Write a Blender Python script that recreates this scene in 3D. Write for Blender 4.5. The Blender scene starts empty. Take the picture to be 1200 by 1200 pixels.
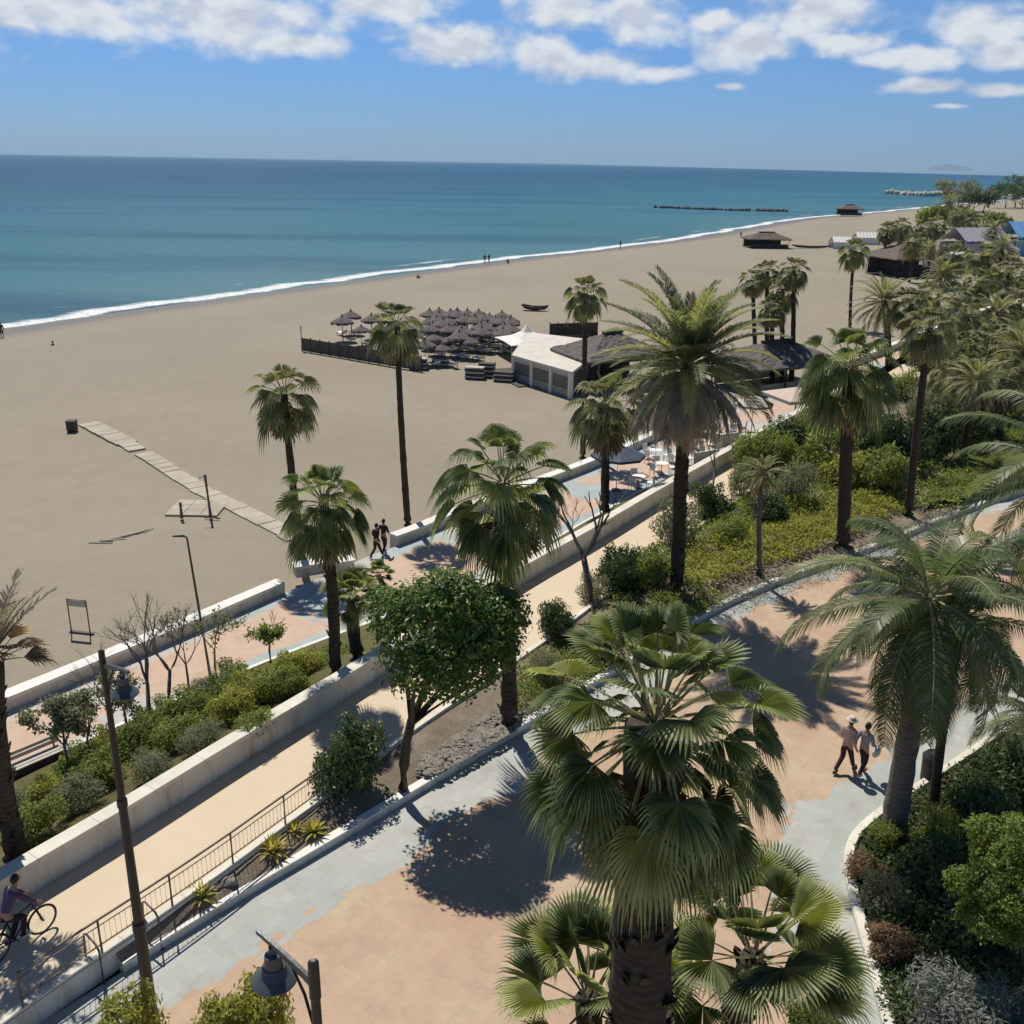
import bpy, bmesh, math, random
from mathutils import Vector, Matrix, noise as mnoise
R = math.radians
scene = bpy.context.scene
COL = scene.collection
rng = random.Random(7)
# ---------------------------------------------------------------- camera model
F, TH, ROLL, H = 1150.0, R(19.6), R(1.0), 16.5
def ray(px, py):
    u, v = px - 600, py - 600
    c, s = math.cos(ROLL), math.sin(ROLL)
    u, v = u*c + v*s, -u*s + v*c
    return Vector((u, F*math.cos(TH) - v*math.sin(TH), -F*math.sin(TH) - v*math.cos(TH)))
def G(px, py, z=0.0):
    """where the sight line of a photo point meets the level z"""
    d = ray(px, py); t = (z - H)/d.z
    return Vector((d.x*t, d.y*t, z))
def V(px, py, Y):
    """where the sight line of a photo point is Y metres out"""
    d = ray(px, py); t = Y/d.y
    return Vector((d.x*t, Y, H + d.z*t))
cam = bpy.data.cameras.new('camera'); cam_o = bpy.data.objects.new('camera', cam); COL.objects.link(cam_o)
cam.sensor_width = 36; cam.lens = 36*F/1200; cam.clip_start = .1; cam.clip_end = 120000
U0 = Vector((0, math.sin(TH), math.cos(TH))); R0 = Vector((1, 0, 0)); F0 = Vector((0, math.cos(TH), -math.sin(TH)))
cx = R0*math.cos(ROLL) + U0*math.sin(ROLL); cy = -R0*math.sin(ROLL) + U0*math.cos(ROLL)
M = Matrix((cx, cy, -F0)).transposed().to_4x4(); M.translation = (0, 0, H)
cam_o.matrix_world = M
scene.camera = cam_o
# ---------------------------------------------------------------- objects
def tag(o, label=None, cat=None, group=None, kind=None):
    if label: o['label'] = label
    if cat: o['category'] = cat
    if group: o['group'] = group
    if kind: o['kind'] = kind
    return o
def empty(name, loc, label, cat, group=None, rz=0):
    o = bpy.data.objects.new(name, None); COL.objects.link(o)
    o.location = loc; o.rotation_euler.z = rz; o.empty_display_size = .2
    return tag(o, label, cat, group)
def link(name, me, parent=None, loc=None):
    o = bpy.data.objects.new(name, me); COL.objects.link(o)
    if parent: o.parent = parent
    if loc is not None: o.location = loc
    return o
def dup(root, loc, rz=0, label=None, scale=None, group=None):
    r = root.copy(); COL.objects.link(r); r.location = loc; r.rotation_euler.z = rz
    if label: r['label'] = label
    if group: r['group'] = group
    if scale: r.scale = (scale,)*3
    for ch in list(root.children):
        c = ch.copy(); COL.objects.link(c); c.parent = r
        for g in list(ch.children):
            d = g.copy(); COL.objects.link(d); d.parent = c
    return r
def perp(d):
    d = d.normalized()
    a = Vector((0, 0, 1)) if abs(d.z) < .9 else Vector((1, 0, 0))
    s = d.cross(a).normalized()
    return s, s.cross(d).normalized()
class MB:
    def __init__(s): s.v = []; s.f = []; s.attr = {}
    def vert(s, p): s.v.append(tuple(p)); return len(s.v) - 1
    def face(s, *pts): s.f.append([s.vert(p) for p in pts])
    def box(s, c, size, rz=0, tilt=None):
        hx, hy, hz = size[0]/2, size[1]/2, size[2]/2
        m = Matrix.Rotation(rz, 3, 'Z')
        if tilt: m = m @ Matrix.Rotation(tilt[0], 3, 'X') @ Matrix.Rotation(tilt[1], 3, 'Y')
        i = len(s.v); c = Vector(c)
        for z in (-hz, hz):
            for x, y in ((-hx, -hy), (hx, -hy), (hx, hy), (-hx, hy)): s.v.append(tuple(c + m @ Vector((x, y, z))))
        for q in ((0,3,2,1), (4,5,6,7), (0,1,5,4), (1,2,6,5), (2,3,7,6), (3,0,4,7)): s.f.append([i + k for k in q])
        return s
    def tube(s, pts, rad, n=6, cap=True, jit=0, r_=None):
        pts = [Vector(p) for p in pts]
        if not hasattr(rad, '__len__'): rad = [rad]*len(pts)
        i0 = len(s.v); side = None
        for k, p in enumerate(pts):
            d = (pts[min(k+1, len(pts)-1)] - pts[max(k-1, 0)])
            if d.length < 1e-9: d = Vector((0, 0, 1))
            d.normalize()
            if side is None: side, up = perp(d)
            else:
                side = (side - d*side.dot(d)).normalized()
                up = d.cross(side)
            for j in range(n):
                a = 2*math.pi*j/n; r = rad[k]
                if jit and r_: r *= 1 + r_.uniform(-jit, jit)
                s.v.append(tuple(p + (side*math.cos(a) + up*math.sin(a))*r))
        for k in range(len(pts)-1):
            for j in range(n):
                a = i0 + k*n + j; b = i0 + k*n + (j+1) % n
                s.f.append([a, b, b + n, a + n])
        if cap:
            s.f.append([i0 + j for j in range(n)][::-1]); s.f.append([i0 + (len(pts)-1)*n + j for j in range(n)])
        return s
    def lathe(s, prof, c=(0,0,0), n=16, sx=1, sy=1):
        i0 = len(s.v)
        for r, z in prof:
            for j in range(n):
                a = 2*math.pi*j/n
                s.v.append((c[0] + r*math.cos(a)*sx, c[1] + r*math.sin(a)*sy, c[2] + z))
        for k in range(len(prof)-1):
            for j in range(n):
                a = i0 + k*n + j; b = i0 + k*n + (j+1) % n
                s.f.append([a, b, b + n, a + n])
        s.f.append([i0 + j for j in range(n)][::-1]); s.f.append([i0 + (len(prof)-1)*n + j for j in range(n)])
        return s
    def torus(s, c, axis, R_, r, n=24, m=6):
        side, up = perp(Vector(axis)); c = Vector(c); ax = Vector(axis).normalized(); i0 = len(s.v)
        for i in range(n):
            a = 2*math.pi*i/n; d = side*math.cos(a) + up*math.sin(a)
            for j in range(m):
                b = 2*math.pi*j/m
                s.v.append(tuple(c + d*(R_ + r*math.cos(b)) + ax*r*math.sin(b)))
        for i in range(n):
            for j in range(m):
                s.f.append([i0+i*m+j, i0+((i+1)%n)*m+j, i0+((i+1)%n)*m+(j+1)%m, i0+i*m+(j+1)%m])
        return s
    def blob(s, c, rad, r_, sub=2, rough=.2, sq=(1,1,1)):
        bm = bmesh.new(); bmesh.ops.create_icosphere(bm, subdivisions=sub, radius=1)
        off = Vector((r_.random()*50, r_.random()*50, r_.random()*50)); i0 = len(s.v); c = Vector(c)
        for v in bm.verts:
            k = 1 + rough*mnoise.noise(v.co*1.6 + off)
            s.v.append(tuple(c + Vector((v.co.x*sq[0], v.co.y*sq[1], v.co.z*sq[2]))*rad*k))
        for f in bm.faces: s.f.append([i0 + v.index for v in f.verts])
        bm.free(); return s
    def mesh(s, name, mat, smooth=False):
        me = bpy.data.meshes.new(name); me.from_pydata(s.v, [], s.f); me.materials.append(mat)
        if smooth: me.polygons.foreach_set('use_smooth', [True]*len(me.polygons))
        for k, vals in s.attr.items():
            a = me.attributes.new(k, 'FLOAT', 'POINT'); a.data.foreach_set('value', vals)
        me.update(); return me
    def build(s, name, mat, parent=None, smooth=False, loc=None, bevel=0):
        o = link(name, s.mesh(name, mat, smooth), parent, loc)
        if bevel:
            m = o.modifiers.new('bevel', 'BEVEL'); m.width = bevel; m.segments = 2; m.limit_method = 'ANGLE'
        return o
# ---------------------------------------------------------------- materials
class N:
    """a small node-graph writer"""
    def __init__(s, name):
        s.m = bpy.data.materials.new(name); s.m.use_nodes = True; s.t = s.m.node_tree
        s.t.nodes.clear(); s.out = s.t.nodes.new('ShaderNodeOutputMaterial')
    def n(s, typ, ins=None, **kw):
        d = s.t.nodes.new('ShaderNode' + typ)
        for k, v in kw.items(): setattr(d, k, v)
        for k, v in (ins or {}).items():
            if isinstance(v, bpy.types.NodeSocket): s.t.links.new(v, d.inputs[k])
            else: d.inputs[k].default_value = v
        return d
    def pos(s): return s.n('NewGeometry').outputs['Position']
    def rnd(s): return s.n('NewGeometry').outputs['Random Per Island']
    def obj(s): return s.n('TexCoord').outputs['Object']
    def noise(s, scale, vec=None, detail=4, rough=.55, dist=0):
        ins = {'Scale': scale, 'Detail': detail, 'Roughness': rough, 'Distortion': dist}
        if vec is not None: ins['Vector'] = vec
        return s.n('TexNoise', ins).outputs['Fac']
    def ramp(s, fac, stops):
        d = s.n('ValToRGB', {'Fac': fac}); e = d.color_ramp.elements
        while len(e) < len(stops): e.new(.5)
        for q, (p, c) in zip(e, stops):
            q.position = p; q.color = (*c, 1) if len(c) == 3 else c
        return d.outputs['Color']
    def math(s, op, a, b=0.0, clamp=False):
        return s.n('Math', {0: a, 1: b}, operation=op, use_clamp=clamp).outputs[0]
    def rng(s, v, a, b, c=0, d=1): return s.n('MapRange', {'Value': v, 'From Min': a, 'From Max': b, 'To Min': c, 'To Max': d}).outputs[0]
    def mix(s, f, a, b, typ='MIX'):
        d = s.n('Mix', data_type='RGBA', blend_type=typ)
        for k, v in ((0, f), (6, a), (7, b)):
            if isinstance(v, bpy.types.NodeSocket): s.t.links.new(v, d.inputs[k])
            else: d.inputs[k].default_value = v if k == 0 else (*v, 1)
        return d.outputs[2]
    def attr(s, name): return s.n('Attribute', attribute_name=name).outputs['Fac']
    def vmath(s, op, a, b=(0,0,0)):
        d = s.n('VectorMath', operation=op)
        for k, v in ((0, a), (1, b)):
            if isinstance(v, bpy.types.NodeSocket): s.t.links.new(v, d.inputs[k])
            else: d.inputs[k].default_value = v
        return d.outputs[0]
    def bump(s, h, strength=.3, dist=.05): return s.n('Bump', {'Height': h, 'Strength': strength, 'Distance': dist}).outputs[0]
    def done(s, col, rough=.7, spec=.3, metal=0, bump=None, transl=0, tcol=None):
        b = s.n('BsdfPrincipled', {'Roughness': rough, 'Specular IOR Level': spec, 'Metallic': metal})
        if isinstance(col, bpy.types.NodeSocket): s.t.links.new(col, b.inputs['Base Color'])
        else: b.inputs['Base Color'].default_value = (*col, 1)
        if bump is not None: s.t.links.new(bump, b.inputs['Normal'])
        sh = b.outputs[0]
        if transl:
            transl = min(.45, transl*1.25)
            t = s.n('BsdfTranslucent')
            c = tcol if tcol is not None else col
            if isinstance(c, bpy.types.NodeSocket): s.t.links.new(c, t.inputs[0])
            else: t.inputs[0].default_value = (*c, 1)
            mx = s.n('MixShader', {0: transl, 1: sh, 2: t.outputs[0]}); sh = mx.outputs[0]
        s.t.links.new(sh, s.out.inputs[0]); return s.m
def plain(name, col, rough=.6, spec=.3, metal=0, var=.25, scale=3, bump=.15):
    s = N(name); nz = s.noise(scale, s.obj(), 6)
    c = s.ramp(nz, [(.25, tuple(x*(1-var) for x in col)), (.75, tuple(min(1, x*(1+var)) for x in col))])
    return s.done(c, rough, spec, metal, s.bump(s.noise(scale*8, s.obj(), 4), bump, .02))
FOL = 2.0
def leafmat(name, dark, mid, light, transl=.3, rough=.5, tc=1.9, spec=.3):
    dark, mid, light = [tuple(x*FOL for x in c) for c in (dark, mid, light)]
    s = N(name); r = s.rnd()
    c = s.ramp(r, [(0, dark), (.5, mid), (1, light)])
    big = s.noise(.9, s.obj(), 3)
    c = s.mix(s.rng(big, .35, .65, 0, .35), c, tuple(x*.6 for x in mid))
    lr = s.attr('leafr')
    c = s.mix(s.rng(lr, .55, 1, 0, .55), c, tuple(x*1.5*y for x, y in zip(light, (1.08, 1.0, .8)))); c = s.mix(s.math('MULTIPLY', s.rng(lr, .3, .02, 0, .45), s.rng(lr, 0, .01)), c, dark)
    t = s.mix(1.0, c, (tc*1.05, tc*1.1, tc*.7), 'MULTIPLY')
    return s.done(c, rough, spec, 0, None, transl, t)
m = {}
m['washi'] = leafmat('fan_palm_green', (.045,.060,.026), (.090,.108,.048), (.155,.168,.085), .3)
m['washi_far'] = leafmat('fan_palm_dull', (.055,.06,.03), (.095,.10,.05), (.15,.148,.082), .25)
m['petiole'] = plain('palm_stalk', (.27,.25,.12), .5)
m['dead'] = leafmat('dead_palm_leaf', (.07,.055,.036), (.13,.10,.065), (.22,.175,.115), .15, .8, 1.1)
m['phoenix'] = leafmat('date_palm_green', (.040,.052,.03), (.070,.086,.046), (.125,.13,.07), .28, .5)
m['phoenix_dead'] = leafmat('grey_dead_frond', (.10,.085,.065), (.17,.145,.115), (.24,.21,.17), .15, .8, 1.1)
m['fruit'] = plain('orange_fruit_stalk', (.30,.17,.045), .6, var=.4, scale=8)
m['queen'] = leafmat('feather_palm_green', (.03,.046,.022), (.052,.07,.032), (.10,.115,.055), .25, .4)
m['ficus'] = leafmat('glossy_dark_leaf', (.022,.045,.012), (.055,.092,.02), (.12,.155,.032), .26, .42, 1.5, .4)
m['lime'] = leafmat('bright_green_leaf', (.035,.055,.012), (.07,.098,.02), (.13,.155,.04), .3, .5)
m['spiky'] = leafmat('yellow_blade', (.13,.12,.03), (.22,.19,.05), (.30,.25,.08), .3, .5)
m['shrub'] = leafmat('shrub_green', (.04,.06,.018), (.095,.115,.032), (.17,.175,.055), .33, .55)
m['olive'] = leafmat('grey_green_leaf', (.06,.065,.04), (.11,.115,.07), (.18,.185,.12), .2, .6)
m['yellow'] = leafmat('yellow_green_leaf', (.085,.095,.022), (.15,.15,.038), (.23,.21,.06), .3, .55)
m['silver'] = leafmat('silver_leaf', (.06,.068,.06), (.10,.11,.095), (.15,.16,.135), .15, .6, 1.1)
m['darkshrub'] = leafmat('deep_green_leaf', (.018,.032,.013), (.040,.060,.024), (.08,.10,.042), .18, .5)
m['rust'] = leafmat('rust_leaf', (.10,.06,.04), (.15,.085,.055), (.16,.13,.06), .2, .6, 1.2)
def barkmat(name, a, b, sc=6):
    s = N(name); o = s.obj()
    st = s.n('Mapping', {'Vector': o, 'Scale': (1, 1, 2.4)}).outputs[0]
    nz = s.noise(sc, st, 8, .65); ring = s.n('TexWave', {'Vector': o, 'Scale': 2.2, 'Distortion': 3.5, 'Detail': 3}, bands_direction='Z').outputs['Fac']
    k = s.math('ADD', s.math('MULTIPLY', nz, .88), s.math('MULTIPLY', ring, .12))
    return s.done(s.ramp(k, [(.3, a), (.7, b)]), .85, .15, 0, s.bump(k, .6, .06))
m['bark'] = barkmat('palm_bark', (.075,.06,.046), (.19,.16,.125))
m['bark_dark'] = barkmat('dark_palm_bark', (.034,.027,.02), (.10,.082,.062))
m['bark_grey'] = barkmat('grey_smooth_bark', (.10,.085,.072), (.20,.178,.155), 4)
m['bark_tree'] = barkmat('tree_bark', (.07,.05,.035), (.16,.12,.085), 8)
m['twig'] = plain('dry_twig', (.20,.175,.145), .8)
m['white'] = plain('white_wash', (.74,.72,.66), .7, var=.1, scale=.9)
def coping():
    s = N('cream_coping'); p = s.pos(); k = s.noise(1.2, p, 6, .65)
    c = s.ramp(k, [(.3, (.58,.54,.45)), (.7, (.76,.72,.62))])
    rot = s.n('Mapping', {'Vector': p, 'Rotation': (0, 0, R(-57))}).outputs[0]
    j = s.n('TexBrick', {'Vector': rot, 'Scale': 1.0, 'Mortar Size': .012, 'Brick Width': 1.6, 'Row Height': 900.0}, offset=0).outputs['Fac']
    c = s.mix(s.math('MULTIPLY', j, .55), c, (.22,.19,.15)); st = s.noise(5, p, 6, .75)
    return s.done(s.mix(s.rng(st, .56, .75, 0, .4), c, (.33,.29,.23)), .8, .2)
m['cream'] = coping()
def wallface():
    s = N('weathered_white_render'); p = s.pos()
    st = s.n('Mapping', {'Vector': p, 'Scale': (1.6, 1.6, .35)}).outputs[0]
    k = s.noise(1.5, st, 7, .7)
    c = s.ramp(k, [(.3, (.40,.37,.31)), (.5, (.62,.59,.53)), (.75, (.72,.70,.64))])
    return s.done(c, .8, .2, 0, s.bump(s.noise(20, p, 5), .2, .02))
m['wall'] = wallface()
m['metal'] = plain('dark_painted_metal', (.045,.042,.042), .45, .4, .3, var=.2)
m['rust_metal'] = plain('brown_painted_steel', (.16,.125,.10), .55, .4, .2, var=.3)
m['galv'] = plain('galvanised_steel', (.30,.30,.29), .45, .5, .6)
m['lampgrey'] = plain('slate_lamp_paint', (.085,.095,.10), .4, .5, .2, var=.2, scale=5)
m['glass'] = N('lamp_glass').done((.55,.56,.55), .25, .5)
m['thatch'] = plain('weathered_thatch', (.145,.125,.115), .9, var=.45, scale=9, bump=.8)
m['thatch_brown'] = plain('brown_thatch', (.15,.12,.10), .9, var=.45, scale=7, bump=.8)
m['darkwood'] = plain('dark_wood', (.075,.062,.052), .75, var=.4, scale=4)
m['screenwall'] = plain('brown_windbreak', (.105,.088,.076), .85, var=.3, scale=2)
m['canvas'] = plain('white_canvas', (.78,.75,.70), .75, var=.06)
m['canvasbeige'] = plain('beige_canvas', (.50,.46,.39), .8, var=.1)
m['roofcream'] = plain('cream_roof_sheet', (.60,.56,.49), .8, var=.12, scale=1.0)
m['lilac'] = plain('pale_lilac_canvas', (.42,.40,.45), .8, var=.15)
m['blue'] = plain('blue_canvas', (.16,.36,.62), .7, var=.1)
m['navy'] = plain('navy_cover', (.06,.075,.12), .7)
m['rock'] = plain('breakwater_rock', (.13,.125,.115), .85, var=.5, scale=.8, bump=.6)
m['palerock'] = plain('pale_rock', (.42,.40,.36), .85, var=.3, scale=.5, bump=.5)
m['stone'] = plain('bed_stone', (.25,.225,.19), .85, var=.35, scale=3, bump=.4)
m['terracotta'] = plain('terracotta_tile', (.34,.19,.13), .8)
m['rubber'] = plain('black_rubber', (.03,.03,.03), .7)
m['skin'] = plain('skin', (.42,.25,.18), .55, var=.06)
m['hair'] = plain('dark_hair', (.03,.022,.018), .6)
def cloth(name, c): return plain(name, c, .85, .15, 0, .12, 6, .2)
# ---------------------------------------------------------------- light and sky
SUNV = Vector((-.25, .58, 1.0)).normalized()
sun = bpy.data.lights.new('sun', 'SUN'); sun.energy = 4.7; sun.angle = R(.53); sun.color = (1, .945, .85)
sun_o = bpy.data.objects.new('sun', sun); COL.objects.link(sun_o)
sun_o.rotation_euler = SUNV.to_track_quat('Z', 'Y').to_euler(); sun_o.location = SUNV*400
W = bpy.data.worlds.new('World'); scene.world = W; W.use_nodes = True
class WN(N):
    def __init__(s, tree): s.t = tree; tree.nodes.clear(); s.out = tree.nodes.new('ShaderNodeOutputWorld')
w = WN(W.node_tree)
sky = w.n('TexSky', sky_type='NISHITA', sun_disc=False, sun_elevation=math.asin(SUNV.z), sun_rotation=math.atan2(SUNV.x, SUNV.y),
          altitude=0, air_density=1.0, dust_density=.1, ozone_density=3.0)
gen = w.n('TexCoord').outputs['Generated']
sep = w.n('SeparateXYZ', {0: gen}).outputs
az = w.math('ARCTAN2', sep[0], sep[1]); el = w.math('ARCSINE', sep[2])
def skyp(px, py):
    d = ray(px, py).normalized(); return math.atan2(d.x, d.y), math.asin(d.z)
p2 = w.n('CombineXYZ', {0: az, 1: el, 2: 0.0}).outputs[0]
CL = [(60, 10, 200, 34), (260, 22, 170, 36), (345, 50, 80, 20), (450, 5, 90, 18), (540, 54, 85, 28), (640, 62, 60, 26), (690, 78, 95, 20), (660, 12, 60, 28), (760, 20, 60, 34), (835, 25, 40, 16),
      (770, 85, 45, 11), (880, 52, 70, 28), (960, 14, 85, 36), (1065, 66, 65, 15), (1150, 30, 70, 28), (1190, 62, 50, 18), (1085, 102, 45, 9), (1170, 106, 60, 9), (853, 101, 18, 5), (1115, 124, 22, 4), (1000, 50, 60, 16),
      (-160, 20, 160, 40), (1330, 30, 130, 40), (1500, 60, 120, 26), (-420, 60, 160, 26)]
def cloudmask(vec):
    m_ = None
    for px, py, rx, ry in CL:
        a, e = skyp(px, py)
        q = w.vmath('MULTIPLY', w.vmath('SUBTRACT', vec, (a, e, 0)), (F/rx*.86, F/ry*.86, 0))
        L = w.n('VectorMath', {0: q}, operation='LENGTH').outputs['Value']
        f = w.rng(L, .15, 1.45, 1, 0)
        m_ = f if m_ is None else w.math('MAXIMUM', m_, f)
    return m_
def cloudnoise(off):
    v = w.vmath('ADD', p2, off); v = w.vmath('MULTIPLY', v, (1, 1.6, 1))
    a = w.n('TexNoise', {'Vector': v, 'Scale': 17.0, 'Detail': 9.0, 'Roughness': .60, 'Distortion': .35}).outputs['Fac']
    b = w.n('TexVoronoi', {'Vector': v, 'Scale': 28.0, 'Smoothness': .6, 'Detail': 2.0, 'Roughness': .5}, feature='SMOOTH_F1').outputs['Distance']
    return w.math('ADD', w.math('MULTIPLY', a, .95), w.math('MULTIPLY', w.math('SUBTRACT', .55, b), .38))
mk = cloudmask(p2)
n0 = cloudnoise((0, 0, 0)); n1 = cloudnoise((-.006, .011, 0))
field = w.math('ADD', w.math('MULTIPLY', n0, .72), w.math('MULTIPLY', mk, .72))
# higher sky outside the picture: broken cloud of the same kind
gate = w.rng(el, .19, .3, 0, .17)
field = w.math('ADD', field, gate)
dens = w.n('MapRange', {'Value': field, 'From Min': .55, 'From Max': .92}, interpolation_type='SMOOTHSTEP').outputs[0]
dens = w.math('MULTIPLY', dens, .95)
relief = w.rng(w.math('SUBTRACT', n0, n1), -.13, .13, 0, 1)
core = w.rng(field, .80, 1.15, 0, 1)
lit = w.math('SUBTRACT', w.math('ADD', .40, w.math('MULTIPLY', relief, .75)), w.math('MULTIPLY', core, .30))
ccol = w.mix(lit, (7.2, 7.9, 9.4), (11.3, 11.6, 12.1))
tint = w.ramp(w.rng(el, 0, .5), [(0, (.39, .62, 1.12)), (.2, (.44, .70, 1.15)), (.4, (.70, .95, 1.12)), (1, (.56, .62, .74))])
skyc = w.mix(1.0, sky.outputs[0], tint, 'MULTIPLY')
skyc = w.mix(1.0, skyc, (1.12, 1.12, 1.14), 'MULTIPLY')
allc = w.mix(dens, skyc, ccol)
bg = w.n('Background', {'Color': allc, 'Strength': .07})
w.t.links.new(bg.outputs[0], w.out.inputs[0])
scene.view_settings.view_transform = 'Standard'; scene.view_settings.look = 'None'
scene.view_settings.exposure = 0; scene.view_settings.gamma = 1
scene.cycles.max_bounces = 5; scene.cycles.transparent_max_bounces = 8; scene.cycles.diffuse_bounces = 2
# ---------------------------------------------------------------- ground lines
def resample(pts, step):
    out = [pts[0].copy()]; acc = 0
    for a, b in zip(pts, pts[1:]):
        L = (b - a).length; t = step - acc
        while t <= L:
            out.append(a.lerp(b, t/L)); t += step
        acc = (acc + L) % step
    if (out[-1] - pts[-1]).length > step*.3: out.append(pts[-1].copy())
    return out
def smooth(pts, n=2):
    for _ in range(n):
        q = [pts[0]]
        for a, b in zip(pts, pts[1:]): q += [a.lerp(b, .25), a.lerp(b, .75)]
        q.append(pts[-1]); pts = q
    return pts
def line(px, z, near=0, far=0, step=1.0):
    p = [G(x, y, z) for x, y in px]
    if near: p.insert(0, p[0] + (p[0] - p[1]).normalized()*near)
    if far: p.append(p[-1] + (p[-1] - p[-2]).normalized()*far)
    return resample(smooth(p), step)
def at_y(pl, y):
    for a, b in zip(pl, pl[1:]):
        if (a.y - y)*(b.y - y) <= 0 and a.y != b.y: return a.lerp(b, (y - a.y)/(b.y - a.y))
    return (pl[0] if y < pl[0].y else pl[-1]).copy()
def dist_to(pl, p):
    best = 1e9
    for a, b in zip(pl, pl[1:]):
        d = b - a; t = max(0, min(1, ((p.x-a.x)*d.x + (p.y-a.y)*d.y)/max(1e-9, d.x*d.x + d.y*d.y)))
        best = min(best, math.hypot(p.x - a.x - t*d.x, p.y - a.y - t*d.y))
    return best
ZP, ZB, ZS, ZW = .5, -1.5, -2.0, -3.0            # path, lower promenade, sand, sea
SHORE = line([(-700, 510), (-300, 432), (0, 385), (100, 371), (200, 357), (300, 344), (400, 330), (500, 317), (600, 304), (700, 293), (800, 281), (850, 272), (905, 262), (945, 256), (985, 252.5), (1030, 249), (1090, 243), (1150, 237), (1200, 233)], ZW, 300, 3000, 6)
KERB = line([(60, 1195), (200, 1106), (300, 1045), (400, 987), (530, 907), (660, 829), (760, 767), (860, 704), (1000, 655), (1130, 602), (1230, 566)], 0, 20, 90, .6)
NEAR = line([(0, 1196), (60, 1153), (230, 1040), (330, 966), (380, 930), (470, 862), (560, 802), (640, 748), (690, 710), (750, 665), (830, 607), (920, 545), (980, 505)], ZP, 14, 120, .6)
WALL = line([(0, 1071), (39, 1047), (144, 984), (280, 897), (345, 857), (435, 801), (605, 689), (692, 641), (790, 580), (930, 500)], ZP, 14, 100, .8)
PROMN = line([(-60, 955), (0, 918), (65, 885), (120, 860), (290, 784), (420, 735), (500, 707), (590, 668), (700, 603), (800, 551), (900, 500)], ZB, 14, 100, .8)
SEAW = line([(-60, 862), (0, 838), (100, 796), (200, 754), (345, 690), (395, 668), (440, 648), (480, 635), (538, 610), (619, 578), (707, 545), (792, 505), (940, 452), (1040, 414), (1100, 390), (1180, 358)], ZB, 20, 160, .8)
GARD = line([(1032, 1200), (1012, 1120), (995, 1060), (986, 1010), (996, 978), (1040, 944), (1100, 906), (1150, 872), (1230, 822)], 0, 6, 40, .4)
def strip(name, A, B, za, zb, mat, n=8, kind='structure', extra=None, z=None):
    """a ground sheet between two lines (matched by their y)"""
    mb = MB(); across = []; along = []; K = len(A)
    for i, a in enumerate(A):
        b = B[i]
        for j in range(n+1):
            t = j/n; p = a.lerp(b, t); p.z = za + (zb-za)*t if z is None else z(t, p)
            mb.v.append(tuple(p)); across.append(t); along.append((a - b).length)
    for i in range(K-1):
        for j in range(n):
            q = i*(n+1) + j; mb.f.append([q, q+1, q+n+2, q+n+1])
    mb.attr = {'across': across, 'width': along}
    if extra:
        for k, fn in extra.items(): mb.attr[k] = [fn(Vector(v)) for v in mb.v]
    o = mb.build(name, mat, smooth=True)
    if kind: o['kind'] = kind
    return o
def match(A, B):
    """partner of every point of A on B along A's normal (nearest point)"""
    out = []
    for a in A:
        best, bp = 1e9, None
        for p, q in zip(B, B[1:]):
            d = q - p; t = max(0, min(1, ((a.x-p.x)*d.x + (a.y-p.y)*d.y)/max(1e-9, d.x*d.x + d.y*d.y))); c = p + d*t
            L = (c.x-a.x)**2 + (c.y-a.y)**2
            if L < best: best, bp = L, c
        out.append(bp)
    return out
# sand
def sandmat():
    s = N('beach_sand'); p = s.pos(); off = s.attr('inland')
    a = s.noise(.05, p, 4, .5); b = s.noise(.6, p, 8, .65); c3 = s.noise(6, p, 6, .7)
    c = s.ramp(a, [(.3, (.285,.245,.185)), (.5, (.315,.272,.205)), (.7, (.335,.29,.222))])
    c = s.mix(s.rng(b, .35, .7, 0, .38), c, (.25,.214,.162))
    tr = s.n('TexWave', {'Vector': s.n('Mapping', {'Vector': p, 'Rotation': (0, 0, .62)}).outputs[0], 'Scale': .33, 'Distortion': 4.0, 'Detail': 4.0}).outputs['Fac']
    c = s.mix(s.math('MULTIPLY', s.rng(tr, .5, .95, 0, .3), s.rng(s.noise(.03, p, 3), .45, .6)), c, (.25,.212,.16))
    far = s.rng(off, 5, 60, 0, 1)
    c = s.mix(s.math('MULTIPLY', s.math('SUBTRACT', 1, far), .45), c, (.29,.255,.205))
    wet = s.rng(s.math('ADD', off, s.math('MULTIPLY', s.noise(.12, p, 3), 3.0)), 8.5, 13, 1, 0)
    mk = s.noise(.9, s.n('Mapping', {'Vector': p, 'Rotation': (0, 0, .4), 'Scale': (1, .22, 1)}).outputs[0], 6, .7)
    c = s.mix(s.math('MULTIPLY', s.rng(mk, .56, .68, 0, .5), s.rng(s.noise(.035, p, 3), .42, .6)), c, (.235,.2,.155))
    c = s.mix(s.math('MULTIPLY', wet, .75), c, (.13,.11,.088))
    h = s.math('ADD', s.math('MULTIPLY', b, .6), s.math('MULTIPLY', c3, .4))
    return s.done(c, s.rng(wet, 0, 1, .95, .45), .2, 0, s.bump(h, .55, .12))
inl = [0, 1.5, 3, 5, 8, 14, 22, 35, 50, 70, 95, 130, 180, 260, 420, 800, 1600, 4000, 12000]
mb = MB(); av = []
for a in SHORE:
    for d in inl:
        z = ZW - .12 + (ZS - ZW + .12)*min(1, d/26.0)**.8
        if 30 < d < 100: z += .10*mnoise.noise(Vector((a.x + d, a.y, 0))*.12)
        mb.v.append((a.x + d - 1.5, a.y - d*.02, z)); av.append(d)
n_ = len(inl)
for i in range(len(SHORE)-1):
    for j in range(n_-1):
        q = i*n_ + j; mb.f.append([q, q+1, q+n_+1, q+n_])
mb.attr = {'inland': av}
tag(mb.build('beach_sand', sandmat(), smooth=True), kind='structure')
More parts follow.
